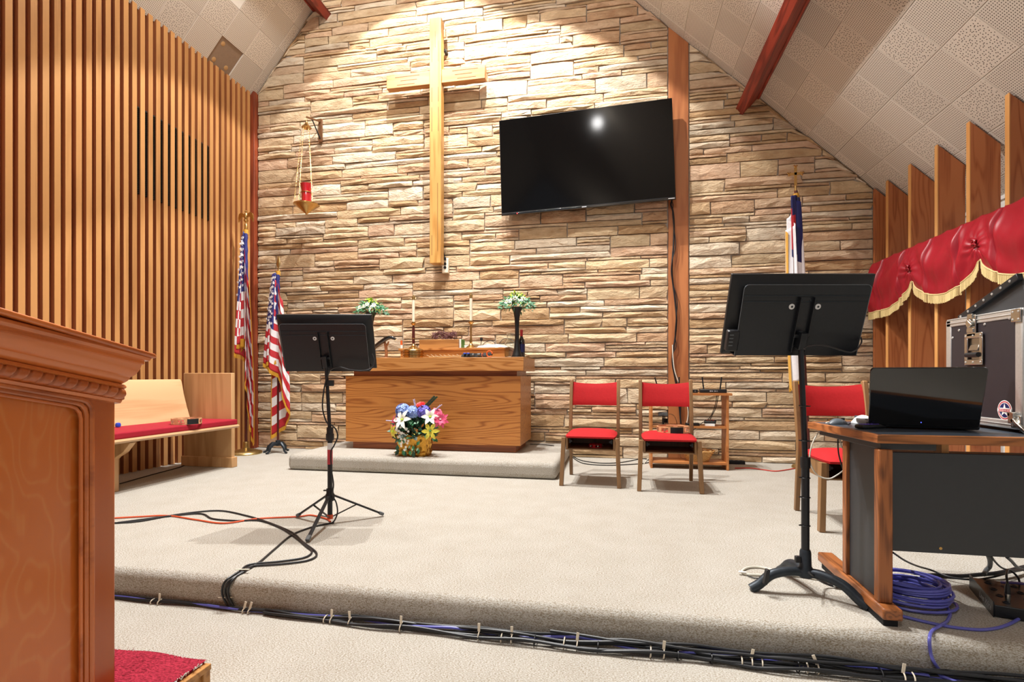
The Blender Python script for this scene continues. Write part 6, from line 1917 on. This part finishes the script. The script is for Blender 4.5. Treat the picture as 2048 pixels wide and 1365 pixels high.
# two ties on the loop going over the edge
for (px, py) in ((483, 1144), (449, 1200)):
    q = pf(px, py); t = thing('cable_tie', 'ivory cable tie on the cable loop where it drops over the platform edge' if py > 1150 else 'ivory cable tie on top of the platform where the loop gathers', 'cable tie', q)
    b = MB(); b.bar((-.035, 0, .008), (.04, .006, .012), .010, .003); b.build('tab', M['tie'], t, bevel=.001)
# --- stage box under the desk
A, B_ = onZ(1988.5, 1235.6), onZ(1940.5, 1177)
an = math.atan2((B_ - A).y, (B_ - A).x) - PI / 2
t = thing('stage_box', 'black stage box with cables plugged in, on the carpet under the desk', 'stage box', (A.x, A.y, 0), an)
DL = (B_ - A).length
b = MB(); b.prism([(0, 0), (.46, 0), (.46, DL), (0, DL)], .004, .052, 'z'); b.build('body', M['blackmetal'], t, bevel=.003)
for x in (-.004, .46):
    b = MB(); b.box2((x, -.002, 0), (x + .004, DL, .066)); b.build('side_cheek', M['blackmetal'], t, bevel=.001)
k_ = 0
for i in range(5):
    for j in range(4):
        b = MB(); b.lathe([(.013, 0), (.013, .003), (.009, .003), (.009, .0005), (0, .0005)], seg=14); b.build('socket', M['iron'], t, loc=(.05 + .09 * i, .05 + .08 * j, .052))
for (x, y) in ((.06, .07), (.14, .08)):
    b = MB(); b.lathe([(.009, 0), (.010, .028), (.010, .03), (0, .03)], seg=14); b.build('connector_shell', M['chrome'], t, loc=(x, y, .054))
    b = MB(); b.lathe([(.010, .028), (.009, .06), (.005, .075), (0, .075)], seg=14); b.build('connector_boot', M['black'], t, loc=(x, y, .054))
text_mesh('side_lettering', 'Live Wire', .040, M['greyprint'], t, (-.0052, DL * .30, .032), (PI / 2, 0, -PI / 2), shear=.45)
T0 = Matrix.Translation((A.x, A.y, 0)) @ Matrix.Rotation(an, 4, 'Z')
def sb(x, y, z): return T0 @ Vector((x, y, z))
cable('cable', [sb(.06, .07, .125), sb(.07, .12, .15), sb(.10, .20, .15), sb(.15, .28, .10), sb(.20, .40, .03), sb(.3, .5, .01)], .0045, M['cable'], 'black cable rising from the first socket of the stage box')
cable('cable', [sb(.14, .08, .125), sb(.16, .02, .14), sb(.19, -.05, .09), sb(.22, -.10, .02), sb(.30, -.14, .008), sb(.45, -.12, .008)], .0045, M['cable'], 'black cable drooping from the second socket over the front of the stage box')
cable('cable', [sb(.10, .30, .06), sb(.16, .22, .09), sb(.22, .14, .08), sb(.28, .06, .06), sb(.40, .03, .065)], .0055, M['bluecable'], 'short blue cable lying across the top of the stage box')
# --- blue cable coil with its tails
cc = Vector((1.272, 2.63, 0)); pts = []
rc_ = random.Random(2)
N_ = 15
for i in range(N_ * 22 + 1):
    a = 2 * PI * i / 22; L_ = i / 22
    r = .130 + .024 * math.sin(L_ * 2.4) + .008 * math.sin(a * .37)
    z = .008 + .0062 * L_ + .004 * math.sin(a * 1.3 + L_)
    pts.append((cc.x + r * math.cos(a) + .012 * math.sin(L_ * 1.7), cc.y + r * .92 * math.sin(a) + .010 * math.cos(L_ * 2.3), z))
b = MB(); b.tube(pts, .006, 6); o = b.build('cable_coil', M['bluecable'], None, recenter=True); tag(o, 'coiled blue cable heaped on the carpet behind the desk post', 'cable coil')
cable('cable', [onZ(1786, 1165, .10), onZ(1823, 1172, .085), onZ(1857, 1188, .05), onZ(1886, 1207, .02), onZ(1900, 1226, .008), onZ(1894, 1243, .008), onZ(1882, 1251, .018), onZ(1865, 1262, .008), onZ(1859, 1278, .010)] + [onY(1861, 1305, YE - .008), onY(1868, 1325, YE - .012), onZ(1880, 1343, -.12), onZ(1900, 1372, -.143)], .006, M['bluecable'], 'blue cable looping forward from the coil and down over the platform edge')
cable('cable', [onZ(1800, 1232, .01), onZ(1844, 1243, .007), onZ(1886, 1252, .007), onZ(1928, 1258, .007), onZ(1970, 1260, .007), onZ(2011, 1252, .007), onZ(2050, 1231, .012), onZ(2090, 1205, .03)], .006, M['bluecable'], 'blue cable sweeping right from the coil in front of the stage box')
cable('cable', [onZ(1815, 1385, -.143), onZ(1826, 1362, -.143), onZ(1840, 1351, -.135), onZ(1860, 1348, -.125), onZ(1885, 1354, -.12), onZ(1915, 1366, -.125), onZ(1950, 1382, -.143)], .006, M['bluecable'], 'blue cable arching over the bundle at the bottom right')
# other cables under the desk
cable('cable', [onZ(1786, 1106, .2), onZ(1810, 1122, .13), onZ(1835, 1133, .07), onZ(1862, 1141, .03), onZ(1900, 1155, .02), onZ(1945, 1160, .03), onZ(1985, 1155, .07), onZ(2020, 1146, .08), onZ(2060, 1138, .06)], .0045, M['cable'], 'thin black cable sagging from the desk post to the stage box')
cable('cable', [onZ(1700, 1180, .008), onZ(1786, 1158, .012), onZ(1826, 1154, .012), onZ(1870, 1151, .012), onZ(1920, 1153, .012), onZ(1960, 1150, .02), onZ(2000, 1146, .03), onZ(2060, 1132, .03)], .010, M['cable'], 'thick black cable on the carpet behind the blue coil')
cable('cable', [onZ(1976, 1110, .20), onZ(1980, 1122, .13), onZ(1979, 1134, .075), onZ(1972, 1142, .06), onZ(1968, 1150, .055)], .010, M['greycable'], 'thick grey cable dropping from the desk into the stage box')
cable('cable', [onZ(1982, 1112, .2), onZ(1990, 1124, .12), onZ(2003, 1136, .06), onZ(2020, 1141, .04), onZ(2040, 1139, .03), onZ(2070, 1130, .02)], .0045, M['cable'], 'thin black cable hanging behind the modesty panel to the right')
cable('cable', [onZ(2014, 1115, .18), onZ(2024, 1124, .12), onZ(2036, 1136, .06), onZ(2060, 1145, .03)], .007, M['greycable'], 'grey cable dropping behind the panel at the right frame edge')
t = thing('cable_tie', 'white cable tie on the thick black cable behind the blue coil', 'cable tie', onZ(1824, 1154, .02))
b = MB(); b.bar((-.025, .01, .002), (.03, -.008, .006), .012, .004); b.build('tab', M['white'], t, bevel=.001)
# cables at the right stand foot
cable('cable', [onZ(x, y, .007) for x, y in ((1700, 1172), (1640, 1160), (1597, 1153), (1577, 1151), (1561, 1148), (1546, 1141), (1518, 1135), (1496, 1136), (1484, 1143), (1491, 1149), (1522, 1151), (1536, 1153))], .0055, M['whitecable'], 'white cable looping on the carpet left of the right stand')
cable('cable', [onZ(x, y, .006) for x, y in ((1495, 1152), (1510, 1157), (1530, 1156), (1545, 1150))], .003, M['cable'], 'thin black lead beside the white cable loop')
cable('cable', [onZ(1618, 1146, .13), onZ(1628, 1153, .09), onZ(1645, 1165, .03), onZ(1671, 1174, .008), onZ(1700, 1177, .008)], .0055, M['cable'], 'black cable from the right stand towards the desk foot')
for px, py in ((1484, 1146), (1562, 1148), (1675, 1174)):
    t = thing('cable_tie', 'white cable tie at the left end of the white cable loop' if px < 1500 else 'white cable tie on the white cable near the stand arm' if px < 1600 else 'white cable tie on the cable beside the desk foot', 'cable tie', onZ(px, py, .012))
    b = MB(); b.bar((-.016, .004, .002), (.018, -.004, .004), .014, .005); b.build('tab', M['white'], t, bevel=.001)
# cords hanging off the desk corner
ccY = 2.93
def hang(pts): return [onY(x, y, ccY) for x, y in pts]
cable('mouse_cord', [onZ(1668, 842, DZ + .012)] + hang(((1660, 845), (1651, 848), (1632, 873), (1621, 901), (1621, 928), (1635, 951), (1657, 958), (1674, 951), (1693, 937), (1705, 930))), .0035, M['whitecable'], 'white cord drooping in a big loop from the desk corner', 'cord')
cable('cable', [onZ(1700, 848, DZ + .012)] + hang(((1690, 852), (1679, 859), (1676, 878), (1677, 906), (1683, 930), (1688, 945), (1693, 978), (1696, 1010))), .0035, M['cable'], 'black cord hanging from the desk corner behind the rear post')
cable('cord_hank', hang(((1655, 852), (1665, 862), (1676, 874), (1686, 876), (1696, 874), (1696, 869), (1686, 867), (1675, 871), (1664, 858), (1658, 851), (1668, 863), (1677, 873), (1684, 895), (1692, 905))), .003, M['whitecable'], 'small tied hank of white cord at the desk corner', 'cord')
# cords along the stone wall
cable('extension_cord', [onZ(x, y, .006) for x, y in ((1470, 937), (1500, 937), (1525, 940), (1550, 943), (1575, 940), (1600, 935))], .006, M['redcable'], 'red cord on the carpet along the stone wall right of the bookcase', 'cord')
cable('cable', [onZ(x, y, .006) for x, y in ((1118, 893), (1136, 905), (1150, 919), (1170, 928), (1210, 931), (1250, 930), (1290, 927), (1310, 921))], .005, M['cable'], 'black cable along the wall behind the first chair')
cable('cable', [onZ(x, y, .006) for x, y in ((1112, 889), (1134, 901), (1146, 913), (1165, 922), (1205, 927), (1245, 925), (1285, 918), (1300, 922))], .005, M['cable'], 'second black cable behind the first chair, nearer the stones')
cable('cable', [onZ(1060, 889, .17), onZ(1085, 890, .17), onZ(1108, 892, .17)], .004, M['cable'], 'black cable on the dais beside the altar')
tvc = [(1344, 401), (1342, 410), (1346, 424), (1348, 450), (1347, 490), (1344, 530), (1345, 560), (1350, 600), (1353, 640), (1351, 670), (1348, 692), (1345, 715), (1348, 745), (1356, 790), (1362, 850)]
cable('cable', [onY(x, y, 6.44) for x, y in tvc], .010, M['cable'], 'thick black cable running down the wood post from the television')
cable('cable', [onY(x + (4 if i % 3 == 1 else -1), y, 6.425) for i, (x, y) in enumerate(tvc)], .005, M['cable'], 'thin black cable twisted round the thick one on the wood post')
cable('cable', [onY(x, y, 6.42) for x, y in ((1345, 690), (1346, 715), (1349, 740), (1356, 762), (1368, 790), (1376, 820), (1374, 845), (1366, 860))], .006, M['whitecable'], 'white cable curving down beside the wood post behind the chair')
cable('cable', [onY(x, y, 6.1) for x, y in ((1434, 790), (1430, 812), (1420, 835), (1402, 848), (1385, 862))], .004, M['cable'], 'thin black cord hanging behind the bookcase from the router')
cable('cable', [onY(x, y, 6.05) for x, y in ((1437, 790), (1432, 815), (1424, 832), (1419, 842))], .004, M['cable'], 'black cord from the router down to the handset')
cable('cable', [onY(x, y, 6.12) for x, y in ((1330, 828), (1345, 830), (1352, 840), (1354, 856), (1348, 880), (1358, 905), (1364, 922))], .005, M['tambwood'], 'tan cord looping down inside the bookcase')
cable('cable', [onZ(x, y, .006) for x, y in ((1288, 928), (1300, 915), (1320, 905), (1345, 903), (1365, 906))], .005, M['whitecable'], 'pale cord entering the bookcase at the floor')
t = thing('plug_adapter', 'black plug adapter hanging by the webcam inside the bookcase', 'adapter', (onY(1330, 835, 6.1).x, 6.12, .47))
b = MB(); b.box2((-.03, -.02, 0), (.03, .02, .05)); b.build('body', M['black'], t, bevel=.004)
b = MB(); b.cyl((0, 0, .05), (0, 0, .10), .006, seg=8); b.build('lead', M['cable'], t)
print('objects', len(bpy.data.objects), 'tris', sum(len(o.data.polygons) for o in bpy.data.objects if o.type == 'MESH'))
